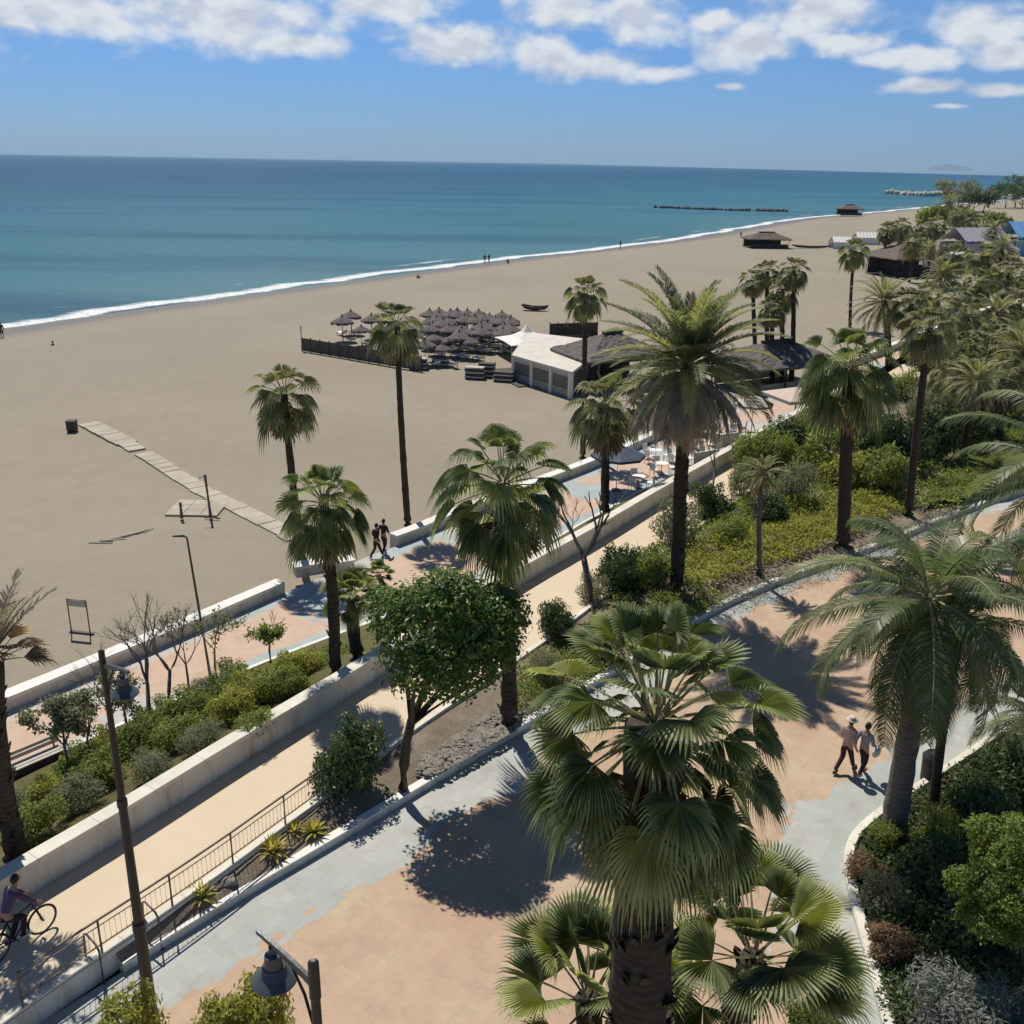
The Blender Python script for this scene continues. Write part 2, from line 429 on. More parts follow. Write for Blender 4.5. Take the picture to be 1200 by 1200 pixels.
# sea
def seamat():
    s = N('sea_water'); p = s.pos(); off = s.attr('offshore')
    st = s.n('Mapping', {'Vector': p, 'Rotation': (0, 0, R(-62)), 'Scale': (.25, 1, 1)}).outputs[0]
    st2 = s.n('Mapping', {'Vector': p, 'Rotation': (0, 0, R(-80)), 'Scale': (.3, 1, 1)}).outputs[0]
    big = s.noise(.0045, p, 4, .55); band = s.noise(.02, st, 5, .6)
    c = s.ramp(s.rng(off, 0, 900), [(0, (.085,.185,.205)), (.05, (.048,.16,.205)), (.25, (.03,.132,.19)), (1, (.013,.075,.155))])
    c = s.mix(s.rng(big, .45, .62, 0, .35), c, (.010,.10,.115))
    c = s.mix(s.rng(band, .48, .66, 0, .62), c, (.006,.055,.105))
    fo = s.math('ADD', off, s.math('MULTIPLY', s.math('SUBTRACT', s.noise(.06, st2, 6, .65), .5), 10.0))
    f1 = s.math('MULTIPLY', s.rng(fo, .2, 1.0), s.rng(fo, 3.0, 4.8, 1, 0))
    f2 = s.math('MULTIPLY', s.math('MULTIPLY', s.rng(fo, 8.0, 8.6), s.rng(fo, 9.2, 10.4, 1, 0)), s.rng(s.noise(.035, p, 3), .52, .70))
    foam = s.math('MULTIPLY', s.math('MAXIMUM', f1, f2), s.rng(s.noise(1.6, p, 5, .7), .25, .5))
    caps = s.math('MULTIPLY', s.rng(s.noise(.13, st, 6, .7), .68, .72), s.rng(off, 5, 30, 0, .35))
    foam = s.math('MAXIMUM', foam, caps, True)
    c = s.mix(foam, c, (.80,.81,.80))
    w1 = s.noise(.35, st2, 5, .6); w2 = s.noise(1.6, st, 5, .6)
    h = s.math('ADD', w1, s.math('MULTIPLY', w2, .35))
    return s.done(c, s.rng(foam, 0, 1, .36, .9), .045, 0, s.bump(h, .9, .8))
out = [-4, 0, 1.5, 3, 5, 8, 12, 20, 35, 60, 100, 180, 320, 600, 1200, 3000, 9000, 30000, 90000]
mb = MB(); av = []; slope = Vector((-.92, .39, 0))
K = len(SHORE); n_ = len(out)
for i, a in enumerate(SHORE):
    for d in out:
        k = min(1, max(0, d)/600.0)
        # near the shore the sheet follows the beach, far out it spreads to the horizon
        t = SHORE[min(K-1, i+1)] - SHORE[max(0, i-1)]; nrm = Vector((-t.y, t.x, 0)).normalized()
        fan = Vector((-math.cos(R(-50 + 140*i/(K-1))), math.sin(R(-50 + 140*i/(K-1))), 0))
        q = a + nrm.lerp(fan, k).normalized()*d
        mb.v.append((q.x, q.y, ZW + .02*min(1, max(0, 4-d)/4) - (0 if d >= 0 else .02))); av.append(d)
for i in range(K-1):
    for j in range(n_-1):
        q = i*n_ + j; mb.f.append([q, q+n_, q+n_+1, q+1])
mb.attr = {'offshore': av}
tag(mb.build('sea', seamat(), smooth=True), kind='structure')
# plaza paving
def paving(name, pink, pale, mode):
    s = N(name); p = s.pos()
    rot = s.n('Mapping', {'Vector': p, 'Rotation': (0, 0, R(-57))}).outputs[0]
    cell = s.vmath('SNAP', rot, (.32, .32, 10))
    rnd = s.n('TexWhiteNoise', {'Vector': cell}, noise_dimensions='3D').outputs['Value']
    nz = s.noise(.55, cell, 3, .6)
    if mode == 'plaza':
        e = s.math('MINIMUM', s.attr('left'), s.attr('right'))
        e = s.math('ADD', e, s.math('MULTIPLY', s.math('SUBTRACT', nz, .5), 3.2))
        k = s.rng(e, 1.58, 1.62)
        c0 = s.mix(s.rng(s.noise(.5, cell, 2), .4, .62), pink, (.50,.35,.24))
        c0 = s.mix(s.rng(s.noise(.3, p, 5, .65), .45, .62, 0, .75), c0, (.53,.42,.28))
        c1 = s.mix(s.rng(s.noise(.4, cell, 2), .35, .65), pale, (.39,.415,.39))
    else:
        a = s.attr('across')
        e = s.math('ADD', a, s.math('MULTIPLY', s.math('SUBTRACT', nz, .5), .28))
        edge = s.math('MULTIPLY', s.rng(e, .14, .17), s.rng(e, .84, .87, 1, 0))
        wv = s.math('SINE', s.math('MULTIPLY', s.n('SeparateXYZ', {0: rot}).outputs[0], .62))
        patch = s.math('ADD', wv, s.math('MULTIPLY', s.math('SUBTRACT', nz, .5), 1.6))
        k = s.math('MULTIPLY', edge, s.rng(patch, -.75, -.7))
        c0 = s.mix(s.rng(s.noise(.5, cell, 2), .4, .62), pink, (.56,.41,.30))
        c1 = s.mix(s.rng(s.noise(.12, cell, 2), .42, .55), pale, (.37,.44,.44))
    c = s.mix(k, c1, c0)
    c = s.mix(s.math('MULTIPLY', rnd, .16), c, (.22,.19,.16))
    dirt = s.noise(1.3, p, 8, .7); c = s.mix(s.rng(dirt, .5, .8, 0, .4), c, (.22,.18,.145))
    br = s.n('TexBrick', {'Vector': rot, 'Scale': 1.0, 'Mortar Size': .007, 'Brick Width': .32, 'Row Height': .32, 'Mortar Smooth': .3}, offset=.5).outputs['Fac']
    c = s.mix(s.math('MULTIPLY', br, .15), c, (.17,.14,.12))
    return s.done(c, .75, .25, 0, s.bump(s.math('SUBTRACT', dirt, br), .25, .02))
mb = MB(); L_ = []; R_ = []; cols = [-.1, .3, .7, 1.1, 1.5, 1.9, 2.4, 3, 4, 5, 6, 7, 8, 9, 10, 11, 12, 13, 14, 15, 16, 18, 20, 24, 30, 45, 70]
for a in KERB:
    for d in cols:
        p = Vector((a.x + d, a.y, 0)); mb.v.append(tuple(p))
        L_.append((dist_to(KERB, p) + max(0, min(1, (a.y - 26)/10))*.9) if d < 6 else 9.0)
        R_.append(dist_to(GARD, p) if (a.y < 45) else 9.0)
n_ = len(cols)
for i in range(len(KERB)-1):
    for j in range(n_-1):
        q = i*n_ + j; mb.f.append([q, q+1, q+n_+1, q+n_])
mb.attr = {'left': L_, 'right': R_}
tag(mb.build('plaza_paving', paving('plaza_tiles', (.47,.315,.215), (.47,.47,.43), 'plaza')), kind='structure')
# bike path
def pathmat():
    s = N('cream_path'); p = s.pos()
    a = s.noise(.4, p, 5, .6); b = s.noise(9, p, 6, .7)
    c = s.ramp(a, [(.3, (.60,.49,.35)), (.7, (.66,.55,.40))]); c = s.mix(s.rng(b, .5, .75, 0, .25), c, (.52,.42,.30))
    return s.done(c, .8, .2, 0, s.bump(b, .2, .01))
strip('bike_path', WALL, match(WALL, NEAR), ZP, ZP, pathmat(), 6)
strip('promenade', SEAW, match(SEAW, PROMN), ZB, ZB, paving('promenade_tiles', (.58,.41,.31), (.50,.48,.44), 'prom'), 14)
# planted beds
def soilmat(name, a, b, c_):
    s = N(name); p = s.pos(); k = s.noise(1.1, p, 8, .7); f = s.noise(14, p, 5, .7)
    c = s.ramp(k, [(.3, a), (.55, b), (.75, c_)]); c = s.mix(s.rng(f, .5, .8, 0, .5), c, tuple(x*.5 for x in a))
    return s.done(c, .95, .1, 0, s.bump(f, .8, .06))
m['soil'] = soilmat('bed_soil', (.17,.13,.10), (.25,.205,.155), (.33,.28,.215))
m['bank'] = soilmat('bank_turf', (.085,.075,.035), (.13,.12,.05), (.17,.145,.08))
m['gsoil'] = soilmat('garden_soil', (.06,.045,.033), (.11,.08,.06), (.17,.12,.09))
bed_near = [a for a in KERB if a.y > 16.4]
strip('planting_bed', bed_near, match(bed_near, NEAR), .14, ZP - .03, m['soil'], 8, z=lambda t, p: .14 + (ZP-.17)*min(1, t*1.5) + .05*mnoise.noise(p*.9))
WALLB = [a + Vector((-.28, .18, 0)) for a in WALL]
def bankz(t, p): return 1.05 + (ZB + .05 - 1.05)*t**.85 + .12*mnoise.noise(p*.7)*math.sin(math.pi*t)
strip('planted_bank', WALLB, match(WALLB, PROMN), .9, ZB + .05, m['bank'], 10, z=bankz)
gin = [Vector((a.x + .1, a.y, .1)) for a in GARD]
strip('garden_bed', gin, [Vector((a.x + 30 if a.y < 45 else a.x + 1, a.y - 4, .1)) for a in gin], .1, .1, m['gsoil'], 24, z=lambda t, p: .1 + .1*mnoise.noise(p*.5)*min(1, t*20))
# lawn beyond
def lawnmat():
    s = N('lawn'); p = s.pos(); k = s.noise(.6, p, 6, .65)
    return s.done(s.ramp(k, [(.3, (.05,.065,.02)), (.7, (.12,.13,.04))]), .9, .1, 0, s.bump(s.noise(20, p, 4), .6, .05))
# ---------------------------------------------------------------- walls, kerbs
def ribbon(pl, off0, off1, z0, z1, org):
    """a long low solid that follows a ground line"""
    mb = MB(); n = len(pl)
    for i, p in enumerate(pl):
        t = pl[min(n-1, i+1)] - pl[max(0, i-1)]; nr = Vector((-t.y, t.x, 0)).normalized()
        a = p + nr*off0; b = p + nr*off1
        for q, z in ((a, z0), (a, z1), (b, z1), (b, z0)): mb.v.append((q.x - org.x, q.y - org.y, z - org.z))
    for i in range(n-1):
        q = i*4
        for j in range(4): mb.f.append([q + j, q + (j+1) % 4, q + 4 + (j+1) % 4, q + 4 + j])
    mb.f.append([0, 3, 2, 1]); mb.f.append([4*(n-1) + k for k in range(4)])
    return mb
def wall_thing(name, pl, thick, z0, z1, cap, label, cat, mface, mcap, over=.05, capname='coping', base=0, group=None):
    o = empty(name, pl[0], label, cat, group)
    org = pl[0].copy(); o.location.z = z0; org.z = z0
    ribbon(pl, base, base + thick, z0, z1 - cap, org).build('wall_body', mface, o)
    ribbon(pl, base - over, base + thick + over, z1 - cap, z1, org).build(capname, mcap, o, bevel=.02)
    return o
wl = [a for a in WALL if a.y < 73]
wall_thing('retaining_wall', wl, .34, ZP - .6, ZP + .85, .12, 'long white rendered wall along the far side of the cream path', 'wall', m['wall'], m['cream'])
sw = SEAW
def gap(pl, a, b): return [p for p in pl if a <= p.y <= b]
g1 = G(345, 690, ZB).y; g2 = G(457, 642, ZB).y
wall_thing('sea_wall', gap(sw, -20, g1), .5, ZS - .6, ZB + .55, .14, 'low white sea wall beside the sand, left of the steps gap', 'wall', m['wall'], m['white'])
wall_thing('sea_wall', gap(sw, g2, G(800, 512, ZB).y), .5, ZS - .6, ZB + .55, .14, 'low white sea wall running from the walking couple to the cafe terrace', 'wall', m['wall'], m['white'])
wall_thing('sea_wall', gap(sw, G(960, 447, ZB).y, 260), .5, ZS - .6, ZB + .7, .16, 'far white sea wall beyond the square canopy, among the palms', 'wall', m['wall'], m['white'])
for px, lab in (((362, 664), 'left of two white blocks beside the gap in the sea wall'), ((397, 661), 'right of two white blocks in the gap of the sea wall, behind a palm trunk')):
    p = G(px[0], px[1]+8, ZB); o = empty('wall_block', p, lab, 'block', 'blocks at the beach steps')
    MB().box((0, 0, .22), (1.3, .6, .44), R(28)).build('block_body', m['wall'], o); MB().box((0, 0, .50), (1.42, .72, .12), R(28)).build('coping', m['white'], o, bevel=.02)
a_ = gap(NEAR, -10, 60)
wall_thing('path_kerb', a_, -.22, -.05, ZP + .10, .07, 'pale kerb wall carrying the railing along the near edge of the path', 'kerb', m['wall'], m['cream'], .015)
kb = [a for a in KERB if a.y > 16.4]
wall_thing('bed_kerb', kb, .24, -.05, .24, .06, 'straight white kerb between the planting bed and the tiled plaza', 'kerb', m['wall'], m['white'], .015)
wall_thing('garden_kerb', GARD, -.24, -.05, .22, .06, 'curved cream kerb round the shady garden on the right', 'kerb', m['cream'], m['cream'], .015)
pr = [a for a in PROMN if a.y < 55]
wall_thing('promenade_kerb', pr, -.2, ZB - .1, ZB + .14, .05, 'thin white kerb between the lower promenade and the planted bank', 'kerb', m['white'], m['white'], .01)
# ---------------------------------------------------------------- palms
Z3 = Vector((0, 0, 1))
def fan_leaf(mb, stem, base, az, el, pet, rad, r_, nseg=26, span=2.25, droop=.5, fold=.35, dead=False, bend=0.0):
    """one fan leaf: stalk into stem, pleated blade into mb"""
    d = Vector((math.cos(az)*math.cos(el), math.sin(az)*math.cos(el), math.sin(el)))
    pts = [base.copy()]; p = base.copy(); dd = d.copy()
    for k in range(4):
        p = p + dd*(pet/4); pts.append(p.copy()); dd = (dd - Z3*(.07 if not dead else .02)*(1 - abs(dd.z)*.5)).normalized()
    stem.tube(pts, [.028, .022, .017, .014, .012], 4, cap=False)
    if not dead and abs(dd.z) < .95: dd = (dd - Z3*bend*(1 - dd.z*dd.z)**.5).normalized()
    side = dd.cross(Z3)
    if side.length < .05: side = Vector((-math.sin(az), math.cos(az), 0))
    side.normalize()
    tw = r_.uniform(-.35, .35); nrm = side.cross(dd).normalized()
    side = (side*math.cos(tw) + nrm*math.sin(tw)).normalized(); nrm = side.cross(dd).normalized()
    hub = p
    lrv = r_.random()
    for i in range(nseg):
        if r_.random() < .04: continue
        a0 = -span + 2*span*i/nseg; a1 = -span + 2*span*(i+1)/nseg; am = (a0+a1)/2
        L = rad*(.62 + .38*math.cos(am*.75))*r_.uniform(.93, 1.05)
        def at(a, r, lift=0):
            q = hub + (dd*math.cos(a) + side*math.sin(a))*r
            sid = abs(math.sin(a))
            q = q + nrm*(fold*sid*r*.55 + lift)
            q.z -= droop*r*r/rad*(.30 + .55*(r/rad))
            return q
        r1, r2 = L*.52, L*.8
        pl = .012 + .03*rad
        i0 = mb.vert(hub); A = mb.vert(at(a0, r1, -pl)); B = mb.vert(at(am, r1, pl)); C_ = mb.vert(at(a1, r1, -pl))
        w = (a1-a0)*.30; D = mb.vert(at(am - w, r2)); E_ = mb.vert(at(am + w, r2))
        tip = at(am + r_.uniform(-.03, .03), L); tip.z -= droop*.13*rad*r_.uniform(.1, 1.5); T = mb.vert(tip)
        mb.f += [[i0, A, B], [i0, B, C_], [A, D, B], [B, E_, C_], [B, D, E_], [D, T, E_]]
    q_ = mb.attr.setdefault('leafr', []); q_ += [lrv]*(len(mb.v) - len(q_))
def washi(seed, nleaf=38, pet=1.05, rad=.95, nseg=22, lo=-50, hi=82, droop=.5, skirt=16, loose=1.0):
    r_ = random.Random(seed); g, st, dd, ds = MB(), MB(), MB(), MB()
    for k in range(nleaf):
        t = (k + .5)/nleaf; el = R(hi - (hi - lo)*t**.85 + r_.uniform(-9, 9)); az = k*2.39996 + r_.uniform(-.3, .3)
        base = Vector((math.cos(az)*.1, math.sin(az)*.1, .25 - .5*t))
        fan_leaf(g, st, base, az, el, pet*r_.uniform(.75, 1.1)*(.8 if t < .2 else 1), rad*r_.uniform(.85, 1.1)*(.8 if t < .12 else 1), r_, nseg, span=r_.uniform(1.35, 2.3), droop=droop*(.5 + t)*r_.uniform(.5, 1.7), fold=r_.uniform(.15, .95), bend=r_.uniform(.0, .55)*loose)
    for k in range(skirt):
        az = k*2.39996 + r_.uniform(-.4, .4); el = R(r_.uniform(-86, -58))
        fan_leaf(dd, ds, Vector((math.cos(az)*.14, math.sin(az)*.14, -.3 - .5*r_.random())), az, el, pet*.7, rad*.85, r_, max(10, nseg//2), span=1.5, droop=.3, fold=.9, dead=True)
    return g, st, dd, ds
def frond(mb, st, base, az, el, L, r_, bend=1.0, nl=44, ll=.42, wid=.03, vee=.5, hang=.25, sweep=.9, lean=Vector((0,0,0)), thin=1.0):
    """one feather leaf"""
    pts = []; p = base.copy(); e = el; n = 12
    dirs = []
    for k in range(n+1):
        d = Vector((math.cos(az)*math.cos(e), math.sin(az)*math.cos(e), math.sin(e))) + lean*(k/n)**1.5
        d.normalize(); pts.append(p.copy()); dirs.append(d); p = p + d*(L/n)
        e -= bend*(.35 + 1.3*k/n)/n
    st.tube(pts, [.03*(1 - k/n*.85) + .004 for k in range(n+1)], 4, cap=False)
    for i in range(nl):
        t = .14 + .86*(i + r_.uniform(0, .6))/nl
        q = t*n; k = min(n-1, int(q)); f = q - k
        P0 = pts[k].lerp(pts[k+1], f); d = dirs[k].lerp(dirs[min(n, k+1)], f).normalized()
        s = d.cross(Z3)
        if s.length < .08: s = Vector((-math.sin(az), math.cos(az), 0))
        s.normalize(); u = s.cross(d).normalized()
        prof = math.sin(math.pi*min(1, .12 + .80*t))**.6
        for sg in (-1, 1):
            if r_.random() > thin: continue
            lv = ll*prof*r_.uniform(.85, 1.1)
            dr = (s*sg*(1 - .45*t) + d*sweep*(.5 + .7*t) + u*vee*r_.uniform(.5, 1.1)).normalized()
            mid = P0 + dr*lv*.55; mid.z -= hang*lv*.18
            tip = P0 + dr*lv; tip.z -= hang*lv
            wv = d*wid*.5
            a = mb.vert(P0 - wv*.6); b = mb.vert(P0 + wv*.6); c = mb.vert(mid + wv); e_ = mb.vert(mid - wv); T = mb.vert(tip)
            mb.f += [[a, b, c, e_], [e_, c, T]]
    q_ = mb.attr.setdefault('leafr', []); q_ += [r_.random()]*(len(mb.v) - len(q_))
def feather(seed, nf=46, L=3.0, lo=-45, hi=84, bend=1.1, nl=44, ll=.42, wid=.035, vee=.5, hang=.25, dead=14, lean=Vector((0,0,0)), sweep=.9):
    r_ = random.Random(seed); g, st, dd, ds = MB(), MB(), MB(), MB()
    for k in range(nf):
        t = (k + .5)/nf; el = R(hi - (hi - lo)*t**.9 + r_.uniform(-7, 7)); az = k*2.39996 + r_.uniform(-.25, .25)
        frond(g, st, Vector((math.cos(az)*.12, math.sin(az)*.12, .2 - .4*t)), az, el, L*r_.uniform(.82, 1.08)*(.75 if t < .1 else 1), r_, bend*r_.uniform(.7, 1.25), nl, ll, wid, vee, hang, sweep, lean)
    for k in range(dead):
        az = k*2.39996 + r_.uniform(-.4, .4)
        frond(dd, ds, Vector((math.cos(az)*.18, math.sin(az)*.18, -.35)), az, R(r_.uniform(-72, -18)), L*r_.uniform(.6, .88), r_, .9, max(14, int(nl*.8)), ll*.85, wid*1.15, .2, .6, thin=.9)
    return g, st, dd, ds
def crown_set(parts, gm, dm, pm='petiole', dp='dead'):
    g, st, dd, ds = parts
    return [('crown', g.mesh('crown', m[gm])), ('leaf_stalks', st.mesh('leaf_stalks', m[pm]))] + \
           ([('dead_leaf_skirt', dd.mesh('dead_leaf_skirt', m[dm])), ('dead_stalks', ds.mesh('dead_stalks', m[dp]))] if dd.f else [])
WA = [crown_set(washi(s, 36, 1.05, .80, 24, droop=.75), 'washi', 'dead') for s in (11, 23, 37)]
WF = [crown_set(washi(s, 30, 1.0, .82, 16, droop=.7, skirt=14), 'washi_far', 'dead') for s in (41, 43, 47)]
WBIG = crown_set(washi(5, 58, 1.12, .62, 34, lo=-62, hi=84, droop=.5, skirt=26, loose=1.1), 'washi', 'dead')
WYOUNG = [crown_set(washi(s, 24, 1.0, .92, 46, lo=-8, hi=80, droop=.25, skirt=0, loose=.2), 'washi', 'dead') for s in (61, 67)]
PH = crown_set(feather(3, 60, 3.4, lo=-12, hi=88, bend=.95, nl=74, ll=.56, wid=.046, vee=.55, dead=70, lean=Vector((-.16, 0, .06))), 'phoenix', 'phoenix_dead', 'petiole', 'phoenix_dead')
PHF = crown_set(feather(9, 46, 2.6, lo=-35, hi=85, bend=1.2, nl=30, ll=.4, wid=.055, dead=12), 'washi_far', 'dead')
QU = [crown_set(feather(s, 30, 3.3, lo=-58, hi=80, bend=1.6, nl=72, ll=.62, wid=.042, vee=.3, hang=.55, dead=0, sweep=.6), 'queen', 'dead') for s in (71, 79)]
def trunk_mb(h, r0, r1, seed, lean=(0, 0), flare=1.5, n=10, boots=0):
    r_ = random.Random(seed); K = max(8, int(h*3)); pts = []; rad = []
    bx, by = r_.uniform(-.12, .12), r_.uniform(-.12, .12)
    for k in range(K+1):
        t = k/K; w = math.sin(math.pi*t)
        pts.append((lean[0]*t + bx*w, lean[1]*t + by*w, h*t)); rr = r0 + (r1 - r0)*t
        rr *= 1 + (flare - 1)*max(0, 1 - t*h/.7)**2; rad.append(rr*(1 + .05*math.sin(k*2.4) + r_.uniform(-.04, .04)))
    mb = MB().tube(pts, rad, n, jit=.05, r_=r_)
    for i in range(boots):
        t = r_.uniform(.05, 1); a = r_.uniform(0, 6.283); q = t*K; k = min(K-1, int(q)); P0 = Vector(pts[k]).lerp(Vector(pts[k+1]), q-k)
        rr = rad[k]; d = Vector((math.cos(a), math.sin(a), 0)); s = Vector((-d.y, d.x, 0))*.055
        b0 = P0 + d*rr*.93; tip = P0 + d*(rr + r_.uniform(.05, .11)) + Z3*r_.uniform(.14, .26)
        mb.f.append([mb.vert(b0 - s), mb.vert(b0 + s), mb.vert(tip + s*.5), mb.vert(tip - s*.5)])
        mb.f.append([mb.vert(b0 - s + Z3*.1), mb.vert(tip - s*.5), mb.vert(tip + s*.5), mb.vert(b0 + s + Z3*.1)])
    return mb
PN = [0]
def palm(base, top, cs, scale, r0, r1, bark, label, group='palms along the seafront', name='fan_palm', flare=1.5, boots=0, rz=None, cat='palm tree'):
    PN[0] += 1; base = Vector(base); top = Vector(top)
    o = empty(name, base, label, cat, group)
    h = top.z - base.z
    trunk_mb(h, r0, r1, PN[0], (top.x - base.x, top.y - base.y), flare, boots=boots).build('trunk', m[bark], o, smooth=True)
    rz = PN[0]*1.7 if rz is None else rz
    par = None
    for nm, me in cs:
        c = link(nm, me, o if par is None or nm.startswith('dead_leaf') else par, None)
        if par is None or nm.startswith('dead_leaf'):
            c.location = top - base; c.rotation_euler.z = rz; c.scale = (scale,)*3; par = c
    return o
def palm_px(bpx, zb, cpx, cs, scale, r0, r1, bark, label, **k):
    """base on the level zb at photo point bpx, crown heart straight above it at the height of cpx"""
    b = G(bpx[0], bpx[1], zb); t = V(cpx[0], cpx[1], b.y)
    return palm(b, t, cs, scale, r0, r1, bark, label, **k)
def palm_far(cpx, Y, zb, cs, scale, r0, r1, bark, label, **k):
    t = V(cpx[0], cpx[1], Y); return palm((t.x, t.y, zb), t, cs, scale, r0, r1, bark, label, **k)
# the big fan palm in front
t = V(768, 850, 9.9)
palm((t.x + .38, t.y - .05, 0), t, WBIG, 1.0, .44, .36, 'bark_dark', 'largest fan palm in the foreground with a thick dark trunk and broad drooping fans', boots=260, rz=.4)
b = Vector((1.2, 11.4, 0)); palm(b, V(690, 1172, 11.4), WYOUNG[0], .9, .24, .2, 'bark_dark', 'young fan palm at the bottom edge left of the thick dark trunk', boots=60, group='young fan palms', rz=1.0)
b = Vector((3.4, 11.9, 0)); palm(b, V(884, 1120, 11.9), WYOUNG[1], 1.0, .24, .2, 'bark_dark', 'shaded fan palm with stiff round fans right of the thick dark trunk', boots=60, group='young fan palms', rz=2.2)
# the tall feather palm
b = G(793, 694, .3); t = V(806, 424, b.y)
ph = palm(b, t, PH, 1.1, .28, .24, 'bark_dark', 'tall date palm with blue green feather fronds above a beard of grey dead fronds', name='date_palm', flare=1.25, boots=160, rz=.6)
r_ = random.Random(4); fr = MB()
for k in range(26):
    a = k*2.4; e = R(r_.uniform(25, 75)); p0 = (t - b) + Vector((0, 0, .1)); pts = []
    for j in range(6): pts.append(p0.copy()); p0 = p0 + Vector((math.cos(a)*math.cos(e), math.sin(a)*math.cos(e), math.sin(e)))*.24; e -= .28
    fr.tube(pts, [.03, .028, .025, .03, .05, .02], 4)
fr.build('fruit_stalks', m['fruit'], ph)
# single palms, near ones first
palm_px((597, 846), .3, (590, 568), WA[0], 1.15, .25, .19, 'bark_dark', 'shaggy fan palm right of the round ficus, crown against the sand', boots=60)
palm_px((393, 792), .7, (379, 590), WA[1], .88, .19, .16, 'bark_dark', 'fan palm on the bank behind the white wall with a swollen dark stem', boots=40, flare=1.25)
palm_px((356, 668), ZS, (333, 462), WF[0], .98, .20, .15, 'bark_dark', 'fan palm on the sand behind the left end of the sea wall steps')
palm_px((478, 616), ZS, (465, 382), WF[1], .92, .19, .14, 'bark_dark', 'tall slim fan palm on the sand in front of the brown windbreak')
palm_px((709, 604), ZB, (710, 474), WF[2], 1.3, .24, .22, 'bark_dark', 'fan palm on the promenade with a pale straw coloured crown, left of the date palm')
palm_px((683, 537), ZS, (686, 344), WF[0], .85, .19, .15, 'bark_dark', 'thin fan palm on the sand rising past the beach restaurant roof')
palm_px((988, 642), .3, (996, 432), WA[2], 1.28, .30, .26, 'bark_dark', 'stout fan palm in the yellow green ground cover with a thick brown skirt')
palm_px((1064, 602), .3, (1089, 384), WF[1], .85, .2, .16, 'bark_dark', 'tall dark thin stemmed fan palm between the ground cover and the far kerb')
palm_px((890, 672), .3, (893, 555), PHF, .42, .11, .1, 'bark_grey', 'short thin stemmed palm with a small grey crown at the edge of the ground cover', name='feather_palm')
palm_px((420, 772), .4, (414, 700), WYOUNG[0], .62, .2, .24, 'bark_dark', 'short stubby fan palm left of the round ficus', group='young fan palms', rz=2)
palm_px((447, 690), ZB, (443, 674), WYOUNG[1], .42, .12, .12, 'bark', 'tiny fan palm on the promenade below the walking couple', group='young fan palms')
for (bx, by), (qx, qy), s, lab in (((886, 428), (882, 328), .85, 'leftmost of the tight clump of fan palms on the sand behind the date palm'),
        ((899, 440), (899, 318), .8, 'second fan palm from the left in the tight clump on the sand'), ((905, 452), (906, 362), .85, 'lowest crowned fan palm in the tight clump on the sand'),
        ((916, 448), (917, 342), .9, 'fan palm with the heavy skirt in the middle of the tight clump on the sand'), ((927, 452), (930, 317), .88, 'rightmost of the tight clump of fan palms on the sand')):
    palm_px((bx, by), ZS, (qx, qy), WF[bx % 3], s, .24, .18, 'bark_dark', lab, group='clump of fan palms on the sand')
palm_px((996, 384), ZS, (1001, 294), WF[0], 1.15, .2, .17, 'bark_dark', 'lone round headed fan palm on open sand left of the far thatched bar')
palm_px((1041, 440), ZB, (1036, 352), PHF, 1.35, .3, .27, 'bark_dark', 'green feather palm arching over the far white sea wall', name='date_palm')
palm_px((1058, 446), ZB, (1068, 356), WF[1], 1.2, .26, .22, 'bark_dark', 'brown crowned palm just right of the arching feather palm')
# right hand pair
b = G(1044, 985, .1); qp = palm(b, V(1090, 700, b.y), QU[0], 1.05, .33, .20, 'bark_grey', 'feather palm with a thick pale grey trunk beside the walkers', name='feather_palm', flare=1.35, rz=.3)
r_ = random.Random(51)
for az_, el_, L_2 in ((R(222), R(-50), 4.0), (R(165), R(-5), 3.9), (R(262), R(-30), 3.4)):
    g, st = MB(), MB(); frond(g, st, V(1090, 700, b.y) - b, az_, el_, L_2, r_, 1.25, 90, .72, .045, .25, .6, .6)
    f_ = g.build('hanging_frond', m['queen'], qp); st.build('frond_stalk', m['petiole'], f_)
b = G(1092, 962, .1); palm(b, V(1128, 728, b.y), QU[1], .82, .13, .11, 'bark_dark', 'slim dark trunked feather palm close beside the thick grey trunk', name='feather_palm', rz=2.1)
b = G(1190, 900, .1); palm((b.x+.6, b.y, .1), V(1222, 838, b.y), QU[0], .72, .12, .1, 'bark_dark', 'low feather palm hanging dark fronds over the right edge', name='feather_palm', rz=3.9)
t = V(1262, 560, 29); palm((t.x, t.y, 0), t, QU[1], 1.35, .26, .2, 'bark_grey', 'palm standing outside the right edge with grey fronds reaching into the picture', name='feather_palm', rz=1.1)
# left edge
b = G(20, 1003, .7); t = V(-8, 770, b.y)
r_ = random.Random(12); g, st, dd, ds = MB(), MB(), MB(), MB()
for k in range(12):
    frond(g, st, Vector((0, 0, .1)), k*2.4, R(r_.uniform(35, 85)), 1.9, r_, .5, 26, .34, .07, .4, .2, thin=.85)
for k in range(9):
    fan_leaf(dd, ds, Vector((0, 0, -.1)), k*2.4, R(r_.uniform(-10, 40)), .6, .7, r_, 14, span=1.1, fold=.8, dead=True)
palm(b, t, crown_set((g, st, dd, ds), 'phoenix_dead', 'dead'), 1.0, .25, .21, 'bark_dark', 'dark trunk with a few dry upright fronds at the left edge', name='dry_palm', flare=1.3, boots=60, rz=.3)
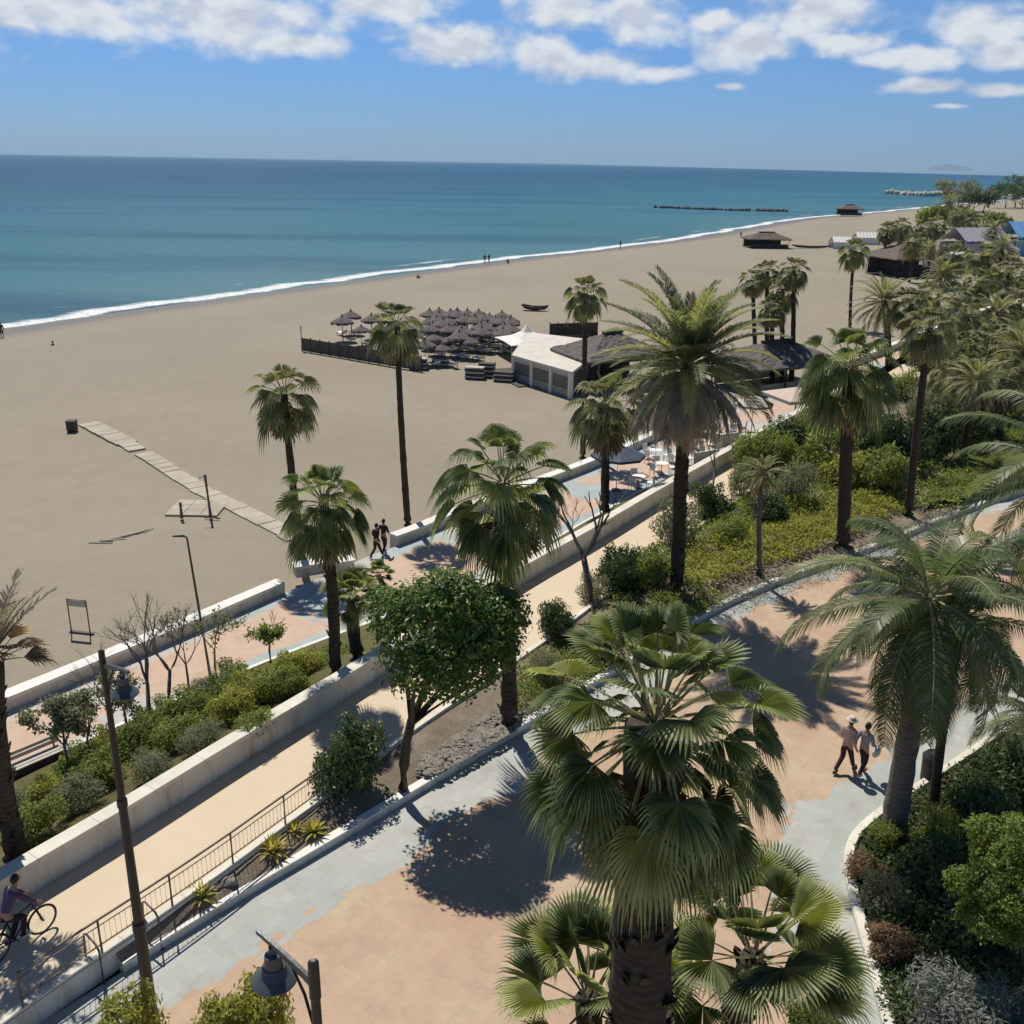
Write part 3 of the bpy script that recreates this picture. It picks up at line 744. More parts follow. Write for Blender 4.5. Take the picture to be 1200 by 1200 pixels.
# far right belt of palms
belt = [(1088, 345, 120, 1.2), (1175, 290, 150, 1.6), (1152, 300, 140, 1.4), (1200, 412, 66, 1.2), (1120, 352, 92, 1.35), (1150, 330, 110, 1.5), (1182, 318, 125, 1.6), (1105, 322, 135, 1.6), (1135, 372, 80, 1.3), (1168, 368, 86, 1.3), (1196, 352, 95, 1.4), (1128, 410, 66, 1.15), (1160, 405, 70, 1.2), (1190, 398, 74, 1.2),
        (1118, 440, 60, .95), (1145, 446, 56, 1.1), (1185, 440, 60, 1.1), (1208, 330, 118, 1.5), (1118, 300, 165, 1.7)]
where = ['beside the arching feather palm', 'just below the blue tent', 'under the smaller pale tent', 'on the right margin above the lawn', 'in front of the pale lilac tent', 'right of the lilac tents', 'near the blue tent at the right edge', 'left of the lilac tents', 'above the dark shrubs', 'in the middle of the green belt', 'on the right margin above the white wall', 'over the brown thatch', 'above the shaded lawn',
         'near the white beam at the right', 'beside the thin dark stem', 'over the dark hollow', 'low on the right margin', 'touching the right margin below the blue tent', 'in front of the far trees']
for k, (x, y, Y, s) in enumerate(belt):
    palm_far((x, y), Y, -.5, (WF[0], PHF, WF[1], PHF, WF[2], WA[1])[k % 6], s*(1.0 if k % 2 == 0 else .78), .24, .19, 'bark_dark', 'olive fan palm of the dense belt ' + where[k], group='dense palm belt on the right')
for k, (x, y, Y, s, lab) in enumerate([(1056, 266, 205, 1.5, 'small far palm standing over the brown thatched bar'), (1112, 238, 300, 2.4, 'tall far palm left of the far trees'), (1128, 252, 290, 2.2, 'far palm in front of the grey jetty'),
        (1098, 264, 240, 1.7, 'far palm right of the brown thatched bar'), (1165, 268, 230, 1.8, 'far palm above the lilac tents'), (1040, 270, 190, 1.3, 'far palm at the left end of the brown thatched bar'), (1072, 285, 175, 1.4, 'far palm in front of the brown thatched bar'), (1092, 292, 170, 1.3, 'far palm at the right corner of the brown thatched bar'), (1080, 268, 220, 1.5, 'small palm rising behind the brown thatch ridge'), (1145, 262, 250, 1.9, 'far palm between the lilac tents and the jetty')]):
    palm_far((x, y), Y, ZS, (WF[0], PHF, WF[2])[k % 3], s*(.7 if k % 3 == 1 else 1), .26, .2, 'bark_dark', lab, group='far palms round the second beach bar')
# ---------------------------------------------------------------- broadleaf plants
def leaf(mb, p, nrm, size, r_, slim=.5):
    s, u = perp(nrm); a = r_.uniform(0, 6.283); d = s*math.cos(a) + u*math.sin(a); w = nrm.cross(d)*slim*.5*size
    tip = p + d*size; mid = p + d*size*.5 + nrm*size*.1
    i = len(mb.v); mb.v += [tuple(p), tuple(mid + w), tuple(tip), tuple(mid - w)]; mb.f.append([i, i+1, i+2, i+3])
def rdir(r_):
    z = r_.uniform(-1, 1); a = r_.uniform(0, 6.283); q = math.sqrt(1 - z*z); return Vector((q*math.cos(a), q*math.sin(a), z))
def leaf_crown(blobs, n, size, r_, slim=.5, inner=.55, up=.35, ground=None):
    """leaves through the volume of several lumps, denser near the skin, in tufts"""
    mb = MB(); tot = sum(b[1]**2 for b in blobs)
    for c, rad, sq in blobs:
        c = Vector(c); k = int(n*rad*rad/tot); tuft = max(1, k//7)
        for _ in range(tuft):
            d = rdir(r_)
            if d.z < -.35 and r_.random() < .6: d.z = -d.z
            q = rad*(1 - (1-inner)*r_.random()**2)*(1 + .16*mnoise.noise(d*2.3 + c))
            p = c + Vector((d.x, d.y, d.z*sq))*q
            if ground is not None and p.z < ground: p.z = ground + r_.random()*.1
            for j in range(7):
                nn = (d + rdir(r_)*.8 + Z3*up).normalized()
                leaf(mb, p + rdir(r_)*size*.9, nn, size*r_.uniform(.7, 1.25), r_, slim)
    return mb
def limbs(base, tips, r0, r_, mid=.55):
    mb = MB()
    for t in tips:
        t = Vector(t); b = Vector(base); q = b.lerp(t, mid) + rdir(r_)*.12
        mb.tube([b, q, t], [r0, r0*.7, r0*.3], 6)
    return mb
# round ficus
b = G(472, 926, .2); o = empty('ficus_tree', b, 'round dense dark green ficus on a short trunk in the planting bed', 'tree')
r_ = random.Random(21); cen = V(517, 745, b.y + .2) - b
MB().tube([(0, 0, -.1), (.05, .0, .8), (.12, .02, 1.5), (.28, .05, 2.2)], [.2, .15, .13, .12], 8).build('trunk', m['bark_tree'], o, smooth=True)
bl = [(cen + Vector((0, 0, -.2)), 1.75, .9)]
for k in range(15):
    d = rdir(r_); d.z = d.z*.75 + .12
    bl.append((cen + Vector((d.x*1.6, d.y*1.5, d.z*1.3)), r_.uniform(.5, .95), .85))
limbs((.28, .05, 2.1), [c + rdir(r_)*.2 - Vector((0, 0, .5)) for c, _, _ in bl[1:10]], .09, r_).build('limbs', m['bark_tree'], o, smooth=True)
leaf_crown(bl, 20000, .15, r_, .55, .6).build('crown', m['ficus'], o)
# shrub prototypes: (material, leaf size, slim, lumps)
def shrub_mesh(seed, mat, size, slim, n, lumps=9, flat=.8, up=.3):
    r_ = random.Random(seed); bl = [((0, 0, .45), .62, flat)]
    for k in range(lumps):
        a = k*2.4; q = r_.uniform(.3, .62); bl.append(((math.cos(a)*q, math.sin(a)*q, r_.uniform(.22, .88)), r_.uniform(.18, .42), flat))
    return leaf_crown(bl, n, size, r_, slim, .5, up, .02).mesh('foliage', m[mat])
def stems_mesh(seed):
    r_ = random.Random(seed); mb = MB()
    for k in range(7):
        a = k*.9; mb.tube([(0, 0, -.15), (math.cos(a)*.16, math.sin(a)*.16, .3), (math.cos(a)*.45, math.sin(a)*.45, .75)], [.03, .022, .008], 5)
    return mb.mesh('stems', m['bark_tree'])
STEM = stems_mesh(1)
SH = {'ficus': [shrub_mesh(1, 'ficus', .12, .55, 4200, 16), shrub_mesh(2, 'ficus', .12, .55, 4200, 13)], 'shrub': [shrub_mesh(k, 'shrub', .10, .5, 3600) for k in (3, 4, 5)],
      'olive': [shrub_mesh(k, 'olive', .09, .4, 3600) for k in (6, 7)], 'yellow': [shrub_mesh(k, 'yellow', .12, .5, 3000) for k in (8, 9)], 'lime': [shrub_mesh(10, 'lime', .10, .6, 4200, 12)],
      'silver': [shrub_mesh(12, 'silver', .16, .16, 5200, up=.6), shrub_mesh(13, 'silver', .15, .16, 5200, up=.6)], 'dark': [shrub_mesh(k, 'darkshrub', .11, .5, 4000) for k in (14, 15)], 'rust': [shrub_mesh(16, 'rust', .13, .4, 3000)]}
SN = [0]
def shrub(p, w, hgt, kind, label, group=None, name='shrub'):
    SN[0] += 1; o = empty(name, p, label, 'shrub', group)
    f = link('foliage', SH[kind][SN[0] % len(SH[kind])], o); f.scale = (w, w*(.9 + .2*((SN[0]*7) % 10)/10), hgt); f.rotation_euler.z = SN[0]*2.1
    st = link('stems', STEM, o); st.scale = (w*.9, w*.9, hgt*.8); st.rotation_euler.z = SN[0]
    return o
def shrub_px(px, py, z, w, hgt, kind, label, **k): return shrub(G(px, py, z), w, hgt, kind, label, **k)
# ---------------------------------------------------------------- shrubs one can tell apart
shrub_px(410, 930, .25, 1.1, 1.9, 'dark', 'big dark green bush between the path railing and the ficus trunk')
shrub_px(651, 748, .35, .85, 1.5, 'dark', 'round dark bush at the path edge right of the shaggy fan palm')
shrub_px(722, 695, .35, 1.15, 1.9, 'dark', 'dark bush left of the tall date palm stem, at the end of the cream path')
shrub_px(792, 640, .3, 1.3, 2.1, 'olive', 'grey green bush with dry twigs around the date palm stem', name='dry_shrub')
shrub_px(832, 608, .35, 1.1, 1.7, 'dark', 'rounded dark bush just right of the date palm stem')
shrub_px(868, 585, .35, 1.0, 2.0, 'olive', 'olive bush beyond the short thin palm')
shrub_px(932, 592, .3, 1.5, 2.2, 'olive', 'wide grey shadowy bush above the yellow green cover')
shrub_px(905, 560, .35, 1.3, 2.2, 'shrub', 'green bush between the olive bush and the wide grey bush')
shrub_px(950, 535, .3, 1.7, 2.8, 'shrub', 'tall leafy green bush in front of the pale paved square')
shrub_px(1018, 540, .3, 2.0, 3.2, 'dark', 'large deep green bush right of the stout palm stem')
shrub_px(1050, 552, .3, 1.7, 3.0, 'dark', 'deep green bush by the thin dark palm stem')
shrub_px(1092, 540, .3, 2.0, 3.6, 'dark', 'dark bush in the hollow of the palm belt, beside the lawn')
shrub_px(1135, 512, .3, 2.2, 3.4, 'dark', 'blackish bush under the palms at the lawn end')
shrub_px(1185, 500, .2, 2.2, 2.6, 'shrub', 'green bush behind the lawn near the right margin')
shrub_px(985, 500, ZP, 1.8, 2.4, 'olive', 'dull bush close to the foot of the square canopy')
shrub_px(695, 708, .35, .8, 1.2, 'olive', 'pale bush at the foot of the bare forked trunk')
for k, (x, y, w_, h_, kd, lab) in enumerate([(880, 556, 1.7, 2.4, 'shrub', 'leafy bush where the pale square meets the path'), (915, 540, 1.9, 2.6, 'dark', 'dark rounded bush below the square canopy'), (965, 560, 2.1, 2.7, 'shrub', 'wide green bush left of the stout palm stem'), (990, 575, 1.8, 2.0, 'yellow', 'yellowish bush touching the stout palm stem'), (1035, 580, 1.9, 2.3, 'shrub', 'green bush between the stout palm and the thin dark stem'),
        (900, 610, 1.2, 1.4, 'dark', 'low dark bush inside the yellow green cover'), (850, 640, 1.1, 1.2, 'shrub', 'low green bush behind the short thin palm'), (760, 690, 1.2, 1.6, 'shrub', 'green bush just left of the date palm foot'), (700, 770, .9, 1.3, 'shrub', 'green bush behind the crown of the big front palm'), (640, 800, .8, 1.1, 'olive', 'grey green bush in the bed right of the shaggy palm foot'), (1000, 520, 2.0, 2.8, 'olive', 'grey green bush by the foot of the pale paved square')]):
    shrub_px(x, y, .3, w_, h_, kd, lab)
far_g = [(1010, 470, 'olive'), (1050, 478, 'shrub'), (1075, 500, 'olive'), (1110, 470, 'dark'), (1150, 462, 'shrub'), (1180, 470, 'dark'), (1095, 445, 'dark'), (1130, 432, 'dark'), (1165, 428, 'shrub'), (1200, 440, 'olive'), (1110, 400, 'shrub'), (1150, 392, 'olive'), (1185, 395, 'shrub'), (1120, 372, 'dark'), (1160, 360, 'shrub'), (1195, 362, 'olive'), (1135, 345, 'shrub'), (1175, 338, 'olive')]
far_g = [q for q in far_g if q[1] > 425]
for k, (x, y, kd) in enumerate(far_g):
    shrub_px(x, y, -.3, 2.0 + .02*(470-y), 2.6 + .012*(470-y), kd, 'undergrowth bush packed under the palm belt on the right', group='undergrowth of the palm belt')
# right-hand garden
shrub_px(1035, 992, .1, .62, .75, 'shrub', 'low bush inside the curve of the cream kerb'); shrub_px(1010, 1030, .1, .55, .7, 'rust', 'small reddish bush against the cream kerb where the shadow stripe falls')
shrub_px(1035, 1065, .1, .75, .9, 'olive', 'pale streaky bush beside the curved kerb'); shrub_px(1040, 1120, .1, .65, .7, 'rust', 'reddish brown bush low by the kerb at the right')
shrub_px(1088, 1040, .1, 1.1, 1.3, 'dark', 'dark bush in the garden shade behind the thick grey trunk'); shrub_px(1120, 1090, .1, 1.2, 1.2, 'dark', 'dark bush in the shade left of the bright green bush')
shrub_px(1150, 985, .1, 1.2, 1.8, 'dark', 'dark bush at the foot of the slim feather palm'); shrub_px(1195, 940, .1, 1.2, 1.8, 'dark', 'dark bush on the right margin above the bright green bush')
shrub_px(1100, 1000, .1, .8, 1.0, 'shrub', 'small green bush tucked between the two feather palm trunks')
b = G(1190, 1195, .1); tc = V(1182, 1030, b.y); o = empty('small_tree', b, 'bright yellow green small tree with knobbly clumps at the right edge', 'tree')
r_ = random.Random(77); bl = [((0, 0, 0), .75, 1.2)]
for k in range(34):
    d = rdir(r_); q = r_.uniform(.9, 1.2); bl.append((Vector((d.x*.78*q, d.y*.78*q, d.z*1.15*q)), r_.uniform(.18, .36), .9))
leaf_crown(bl, 26000, .075, r_, .6, .6).build('crown', m['lime'], o, loc=tc - b)
MB().tube([(0, 0, -.1), (.1, .05, 1.2), tc - b], [.13, .11, .05], 7).build('trunk', m['bark_tree'], o, smooth=True)
shrub_px(1122, 1228, .1, 1.15, 1.5, 'silver', 'silver grey spiky bush in the bottom right corner')
shrub_px(1200, 1238, .1, 1.0, 1.2, 'silver', 'second silver bush cut by the bottom right corner')
for x, y, z, w, h, lab in ((300, 1196, 3.6, .8, 1.3, 'yellow green treetop under the near street lamp head'), (258, 1215, 3.6, .7, 1.1, 'yellow green treetop left of the near lamp head at the bottom'), (150, 1206, 2.8, .8, 1.2, 'yellow green treetop at the bottom edge beside the tall lamp post')):
    p = G(x, y, z); o = empty('small_tree', (p.x, p.y, 0), lab, 'tree', 'small yellow green trees at the bottom edge')
    f = link('crown', SH['yellow'][0], o, (0, 0, z - .6)); f.scale = (w, w, h); f.rotation_euler.z = x
    MB().tube([(0, 0, 0), (.05, 0, z*.5), (0, .03, z)], [.09, .07, .04], 6).build('trunk', m['bark_tree'], o)
shrub_px(955, 1232, 2.2, .7, .9, 'lime', 'green bush top at the bottom edge beside the shaded fan palm')
# bank between wall and promenade
bank = [(40, 985, .9, 'shrub'), (15, 960, .8, 'olive'), (62, 945, .8, 'yellow'), (95, 950, .9, 'olive'), (118, 925, .9, 'shrub'), (88, 915, .8, 'shrub'), (180, 915, .8, 'olive'), (128, 890, .8, 'yellow'), (165, 880, .9, 'shrub'), (205, 880, .9, 'shrub'),
        (235, 885, .85, 'olive'), (215, 850, .9, 'shrub'), (275, 845, .9, 'yellow'), (290, 830, .95, 'yellow'), (265, 815, .9, 'shrub'), (320, 820, .9, 'shrub'), (340, 800, .9, 'yellow'), (355, 790, .8, 'yellow'), (295, 865, .7, 'shrub'), (345, 815, .7, 'shrub'), (190, 855, .8, 'shrub'), (240, 825, .8, 'olive')]
hints = {'shrub': 'mid green bush on the planted bank', 'olive': 'grey green bush on the planted bank', 'yellow': 'yellow green bush on the planted bank'}
def bank_z(p):
    q = match([p], PROMN)[0]; w_ = match([p], WALLB)[0]; a = (p - q).length; b_ = (p - w_).length; t = b_/(a + b_)
    return 1.05 + (ZB + .05 - 1.05)*t**.85
for k, (x, y, w_, kd) in enumerate(bank):
    z = 0.
    for _ in range(5): z = bank_z(G(x, y, z))
    shrub_px(x, y, z - .1, w_, w_*1.1, kd, hints[kd] + ' below the promenade kerb', group='bushes on the planted bank')
# ground cover nobody could count
def cover(name, px, z, mat, n, size, slim, r_, hgt=.35, up=.5, clump=.6):
    P_ = [G(x, y, z) for x, y in px]
    def inside(p):
        c = False
        for a, b_ in zip(P_, P_[1:] + P_[:1]):
            if (a.y > p.y) != (b_.y > p.y) and p.x < (b_.x-a.x)*(p.y-a.y)/(b_.y-a.y) + a.x: c = not c
        return c
    x0, x1 = min(p.x for p in P_), max(p.x for p in P_); y0, y1 = min(p.y for p in P_), max(p.y for p in P_)
    mb = MB(); k = 0; tries = 0
    while k < n and tries < n*6:
        tries += 1; p = Vector((r_.uniform(x0, x1), r_.uniform(y0, y1), z))
        if not inside(p): continue
        h = hgt*max(.1, .6 + clump*1.4*mnoise.noise(p*.9) + .3*mnoise.noise(p*3))
        for j in range(5):
            q = p + rdir(r_)*size*1.3; q.z = z + h*r_.uniform(.45, 1); leaf(mb, q, (rdir(r_) + Z3*up).normalized(), size*r_.uniform(.7, 1.3), r_, slim); k += 1
    o = mb.build(name, m[mat]); o['kind'] = 'stuff'; return o
r_ = random.Random(99)
cover('yellow_ground_cover', [(808, 700), (880, 672), (985, 636), (1058, 598), (1052, 572), (985, 585), (920, 600), (850, 635), (800, 660)], .3, 'yellow', 16000, .17, .5, r_, .75)
cover('green_ground_cover', [(800, 662), (860, 632), (930, 600), (1050, 570), (1100, 560), (1080, 530), (960, 545), (880, 580), (800, 625), (720, 690), (700, 720), (740, 715)], .35, 'shrub', 15000, .15, .5, r_, .8)
cover('shade_ground_cover', [(1055, 604), (1128, 594), (1200, 560), (1260, 520), (1200, 500), (1120, 512), (1060, 535), (1050, 570)], .3, 'shrub', 8000, .2, .5, r_, .6)
cover('bank_ground_cover', [(20, 1010), (120, 985), (230, 905), (350, 825), (425, 770), (400, 755), (300, 790), (180, 845), (40, 925), (0, 960)], -.3, 'shrub', 14000, .13, .4, r_, .5)
cover('garden_undergrowth', [(1040, 1200), (1025, 1120), (1005, 1030), (1012, 985), (1050, 955), (1120, 905), (1200, 850), (1210, 1210)], .15, 'dark' + 'shrub', 15000, .13, .5, r_, .4)
cover('dry_kerb_plants', [(848, 716), (1000, 662), (1128, 608), (1122, 597), (990, 648), (840, 703)], .2, 'silver', 7000, .13, .2, r_, .4, .8)
cover('bed_undergrowth', [(600, 845), (668, 815), (760, 757), (850, 704), (800, 690), (700, 735), (640, 765), (590, 815)], .3, 'shrub', 9000, .13, .5, r_, .6)
# lawn patches
def flat_patch(name, px, z, mat):
    mb = MB(); mb.face(*[G(x, y, z) for x, y in px]); o = mb.build(name, mat); o['kind'] = 'structure'; return o
flat_patch('lawn', [(1080, 590), (1125, 535), (1145, 512), (1260, 490), (1300, 530), (1180, 575)], .52, lawnmat())
cover('lawn_grass', [(1090, 585), (1128, 535), (1150, 514), (1250, 494), (1260, 530), (1170, 572)], .52, 'yellow', 9000, .14, .15, r_, .18, 1.2)
# stones in the bed
def stones(name, px, z, n, s, r_):
    P_ = [G(x, y, z) for x, y in px]; mb = MB()
    x0, x1 = min(p.x for p in P_), max(p.x for p in P_); y0, y1 = min(p.y for p in P_), max(p.y for p in P_); k = 0
    while k < n:
        p = Vector((r_.uniform(x0, x1), r_.uniform(y0, y1), z)); c = False
        for a, b_ in zip(P_, P_[1:] + P_[:1]):
            if (a.y > p.y) != (b_.y > p.y) and p.x < (b_.x-a.x)*(p.y-a.y)/(b_.y-a.y) + a.x: c = not c
        if c: mb.blob(p, s*r_.uniform(.6, 1.3), r_, 1, .5, (1, r_.uniform(.6, 1), .6)); k += 1
    o = mb.build(name, m['stone']); o['kind'] = 'stuff'
stones('bed_stones', [(488, 906), (500, 872), (530, 842), (575, 822), (612, 828), (604, 856), (550, 888), (505, 910)], .34, 1500, .072, r_)
stones('bed_pebbles', [(215, 1075), (330, 1005), (440, 935), (425, 928), (330, 980), (222, 1058)], .22, 160, .06, r_)
for x, y, s, lab in ((262, 1036, .3, 'flat pale boulder in the bed beside a yellow spiky plant'), (345, 972, .18, 'small boulder in the bed between spiky plants')):
    o = MB().blob((0, 0, .08), s, r_, 3, .35, (1.2, .8, .45)).build('boulder', m['stone'], smooth=True, loc=G(x, y, .25)); tag(o, lab, 'rock')
# spiky rosettes
def rosette(n, L, r_, w=.05):
    mb = MB()
    for k in range(n):
        a = k*2.39996; e = R(80 - 62*k/n + r_.uniform(-6, 6)); d = Vector((math.cos(a)*math.cos(e), math.sin(a)*math.cos(e), math.sin(e))); s = Vector((-math.sin(a), math.cos(a), 0))*w
        p0 = Vector((0, 0, .03)); p1 = d*L*.5 + Z3*.04; p2 = d*L - Z3*L*.22*math.cos(e)
        i = len(mb.v); mb.v += [tuple(p0 - s*.7), tuple(p0 + s*.7), tuple(p1 + s), tuple(p1 - s), tuple(p2)]; mb.f += [[i, i+1, i+2, i+3], [i+3, i+2, i+4]]
    return mb
RO = rosette(40, .62, r_).mesh('blades', m['spiky'])
for x, y, s, lab in ((236, 1056, .95, 'yellow spiky plant nearest the railing end'), (320, 1002, 1.0, 'yellow spiky plant third from the railing end, with a dark star of shadow'), (345, 980, .8, 'yellow spiky plant close to the big dark bush on the path side'), (368, 978, .85, 'yellow spiky plant right beside the big dark bush'), (290, 1012, .6, 'smallest yellow spiky plant in the bed')):
    o = empty('spiky_plant', G(x, y, .22), lab, 'plant', 'yellow spiky plants in the bed'); f = link('blades', RO, o); f.scale = (s,)*3; f.rotation_euler.z = x
    MB().tube([(0, 0, -.05), (0, 0, .09)], [.07*s, .05*s], 6).build('stem', m['bark_tree'], o)
# bare trees
def branch(mb, p, d, L, r, depth, r_, spread=.6):
    pts = [p.copy()]
    for k in range(4):
        d = (d + rdir(r_)*.16 + Z3*.05).normalized(); p = p + d*L/4; pts.append(p.copy())
    mb.tube(pts, [r*(1 - .1*k) for k in range(5)], 5 if depth > 1 else 3, cap=False)
    if depth:
        for k in range(r_.choice((2, 3, 3)) if depth < 4 else 2):
            branch(mb, pts[r_.choice((3, 4, 4))], (d + rdir(r_)*spread).normalized(), L*r_.uniform(.6, .85), r*.6, depth-1, r_, spread)
def bare(px, z, h, r, depth, seed, label, mat='twig', lean=(0, 0), leaves=0, spread=.6, name='bare_tree', foliage='olive'):
    r_ = random.Random(seed); p = G(px[0], px[1], z); o = empty(name, p, label, 'tree')
    tr = MB(); top = Vector((lean[0], lean[1], h*.5)); tr.tube([(0, 0, -.1), top*.5 + rdir(r_)*.05, top], [r, r*.85, r*.7], 7); tr.build('trunk', m[mat], o, smooth=True)
    br = MB()
    for k in range(3): branch(br, top.copy(), (Z3 + rdir(r_)*.7).normalized(), h*.26, r*.55, depth, r_, spread)
    c = br.build('branches', m[mat], o)
    if leaves:
        lf = MB(); vs = br.v[len(br.v)//3:]
        for k in range(leaves):
            q = Vector(r_.choice(vs)) + rdir(r_)*.12
            leaf(lf, q, (rdir(r_) + Z3*.3).normalized(), .13*r_.uniform(.7, 1.3), r_, .45)
        lf.build('crown', m[foliage], o)
    return o
bare((175, 862), -.9, 3.6, .09, 4, 1, 'leafless pale grey tree on the bank nearest the tall lamp post', lean=(.1, .1))
bare((196, 836), -1.1, 3.2, .08, 4, 2, 'leafless pale grey tree on the bank, right of its twin', lean=(.25, 0))
bare((255, 800), -1.2, 2.6, .05, 3, 3, 'thin twiggy bush with sparse pale leaves by the promenade kerb', leaves=500)
bare((82, 918), -.7, 2.6, .06, 3, 4, 'small grey leaved tree with slender twin stems above the bench', leaves=2600, spread=.8)
bare((150, 868), -1.0, 2.2, .05, 3, 41, 'small leafy tree behind the tall lamp post', leaves=1500, spread=.8)
bare((697, 722), .3, 4.6, .16, 2, 5, 'bare forked trunk with few branches at the end of the path', 'bark_grey', (-.5, .3), spread=.45)
bare((832, 592), .3, 3.8, .07, 4, 6, 'thin dry tree with wiry branches right of the date palm', lean=(.1, .1))
bare((1062, 560), .3, 4.6, .07, 3, 8, 'slender sparse tree beside the thin dark palm stem', 'bark_dark', leaves=600)
bare((668, 640), ZB, 2.4, .04, 3, 9, 'thin leafless sapling on the pink promenade', lean=(.1, 0))
bare((1085, 480), .2, 6.2, .11, 3, 14, 'sparse grey tree among the palms right of the pale gap', 'bark_dark', leaves=2200, foliage='olive')
bare((135, 882), -.9, 2.9, .05, 4, 21, 'wiry leafless shrub on the bank just right of the tall lamp post')
bare((222, 818), -1.1, 2.6, .05, 4, 22, 'wiry pale shrub with few leaves right of the two leafless trees', leaves=300)
bare((108, 905), -.8, 2.3, .05, 3, 23, 'sparse grey leaved shrub left of the tall lamp post', leaves=1200, spread=.8)
bare((318, 778), -1.2, 1.9, .05, 3, 10, 'small leafy bush tree at the promenade kerb', leaves=1200, foliage='shrub')
# ---------------------------------------------------------------- railing
rl = gap(NEAR, 14.8, G(392, 922, ZP).y); rl = [a + Vector((.13, -.08, 0)) for a in rl]
o = empty('path_railing', rl[0], 'low brown steel railing with thin bars along the near edge of the cream path', 'railing'); org = Vector((rl[0].x, rl[0].y, 0))
zt = ZP + .16
def lift(pl, z): return [Vector((p.x - org.x, p.y - org.y, z - ZP)) for p in pl]
MB().tube(lift(rl, zt + .78), .028, 6).build('top_rail', m['rust_metal'], o, smooth=True)
MB().tube(lift(rl, zt + .14), .018, 5).build('bottom_rail', m['rust_metal'], o, smooth=True)
MB().tube(lift(rl, zt + .62), .014, 5).build('middle_rail', m['rust_metal'], o, smooth=True)
ps = resample(rl, 1.75); bars = MB()
for p in ps:
    q = Vector((p.x - org.x, p.y - org.y, 0)); MB().tube([q + Z3*(zt - ZP - .05), q + Z3*(zt - ZP + .80)], .026, 6).build('post', m['rust_metal'], o)
for p in resample(rl, .125):
    q = Vector((p.x - org.x, p.y - org.y, 0)); bars.tube([q + Z3*(zt - ZP + .14), q + Z3*(zt - ZP + .62)], .007, 4, cap=False)
bars.build('bars', m['galv'], o)['kind'] = 'stuff'
# hoops
for x, y, lab in ((122, 1152, 'bent tube hoop rail at the lower wall, left of the tall lamp post'), (190, 1112, 'bent tube hoop rail where the bed kerb starts, right of the tall lamp post')):
    p = G(x, y, .0); d = (KERB[8] - KERB[0]).normalized(); n_ = Vector((-d.y, d.x, 0))
    o = empty('hoop_rail', p, lab, 'railing', 'hoop rails')
    MB().tube([(0, 0, 0), (0, 0, .85), tuple(n_*.1 + Z3*.95), tuple(n_*.5 + Z3*1.0), tuple(n_*.62 + Z3*.92), tuple(n_*.66 + Z3*.5)], .024, 6).build('hoop', m['rust_metal'], o, smooth=True)
    MB().lathe([(.06, 0), (.06, .02)], n=8).build('base_plate', m['rust_metal'], o)
# ---------------------------------------------------------------- street lamps
def street_lamp(top, ang, label):
    o = empty('street_lamp', (top.x, top.y, 0), label, 'street lamp', 'street lamps with hanging bell heads', ang); h = top.z
    MB().lathe([(.15, 0), (.15, .5), (.125, .62), (.11, 2.6), (.13, 2.62), (.13, 2.8), (.095, 2.84), (.078, 5.4), (.095, 5.42), (.095, 5.56), (.07, 5.6), (.048, h - .45), (.058, h - .43), (.055, h), (.025, h + .03)], n=14).build('post', m['metal'], o, smooth=False)
    a = MB(); z = h - .28
    n = 8
    for k in range(n):
        t0, t1 = k/n, (k+1)/n
        p0 = Vector((t0*.84, 0, z + .26*t0 - .08*t0*t0)); p1 = Vector((t1*.84, 0, z + .26*t1 - .08*t1*t1))
        c = (p0 + p1)/2; a.box(c, ((p1-p0).length*1.04, .04, .10 - .06*t0), 0, (0, -math.atan2(p1.z-p0.z, p1.x-p0.x)))
    a.build('arm', m['lampgrey'], o)
    MB().tube([(.05, 0, h - .85), (.16, 0, h - .5), (.36, 0, z + .09)], [.018, .018, .014], 6).build('brace', m['metal'], o, smooth=True)
    cx_ = .62; zl = z + .10
    bs = .75
    ld = MB().lathe([(r*bs, zz*bs) for r, zz in [(.05, .02), (.05, -.10), (.11, -.12), (.13, -.30), (.155, -.31), (.165, -.33), (.155, -.35), (.21, -.43), (.29, -.50), (.31, -.52), (.31, -.545), (.27, -.55), (.10, -.50)]], (cx_, 0, zl), 48).build('lamp_head', m['lampgrey'], o, smooth=False)
    MB().lathe([(r*bs, zz*bs) for r, zz in [(.24, -.552), (.20, -.60), (.12, -.635), (.03, -.645)]], (cx_, 0, zl), 20).build('glass', m['glass'], ld, smooth=True)
    return o
def lamp_ang(v): return math.atan2(v.y, v.x)
t = V(117, 752, 14.9); street_lamp(Vector((t.x, t.y, 8.55)), lamp_ang(Vector((.78, -.63, 0))), 'tall dark street lamp rising past the cream path with its bell head over the bank')
t = V(367, 1128, 7.45); street_lamp(Vector((t.x, t.y, t.z)), lamp_ang(Vector((-.80, .60, 0))), 'near grey street lamp with its bell head over the plaza tiles at the bottom')
# thin pole lamp on the promenade
b = G(246, 790, ZB); o = empty('pole_lamp', b, 'thin leaning pole with a small head beyond the leafless trees', 'lamp post'); t = V(219, 630, b.y) - b
MB().tube([(0, 0, 0), t*.5, t], [.06, .05, .035], 8).build('pole', m['rust_metal'], o); MB().tube([t, t + Vector((-.12, 0, .06)), t + Vector((-.5, 0, .04))], [.04, .05, .03], 6).build('lamp_head', m['lampgrey'], o)
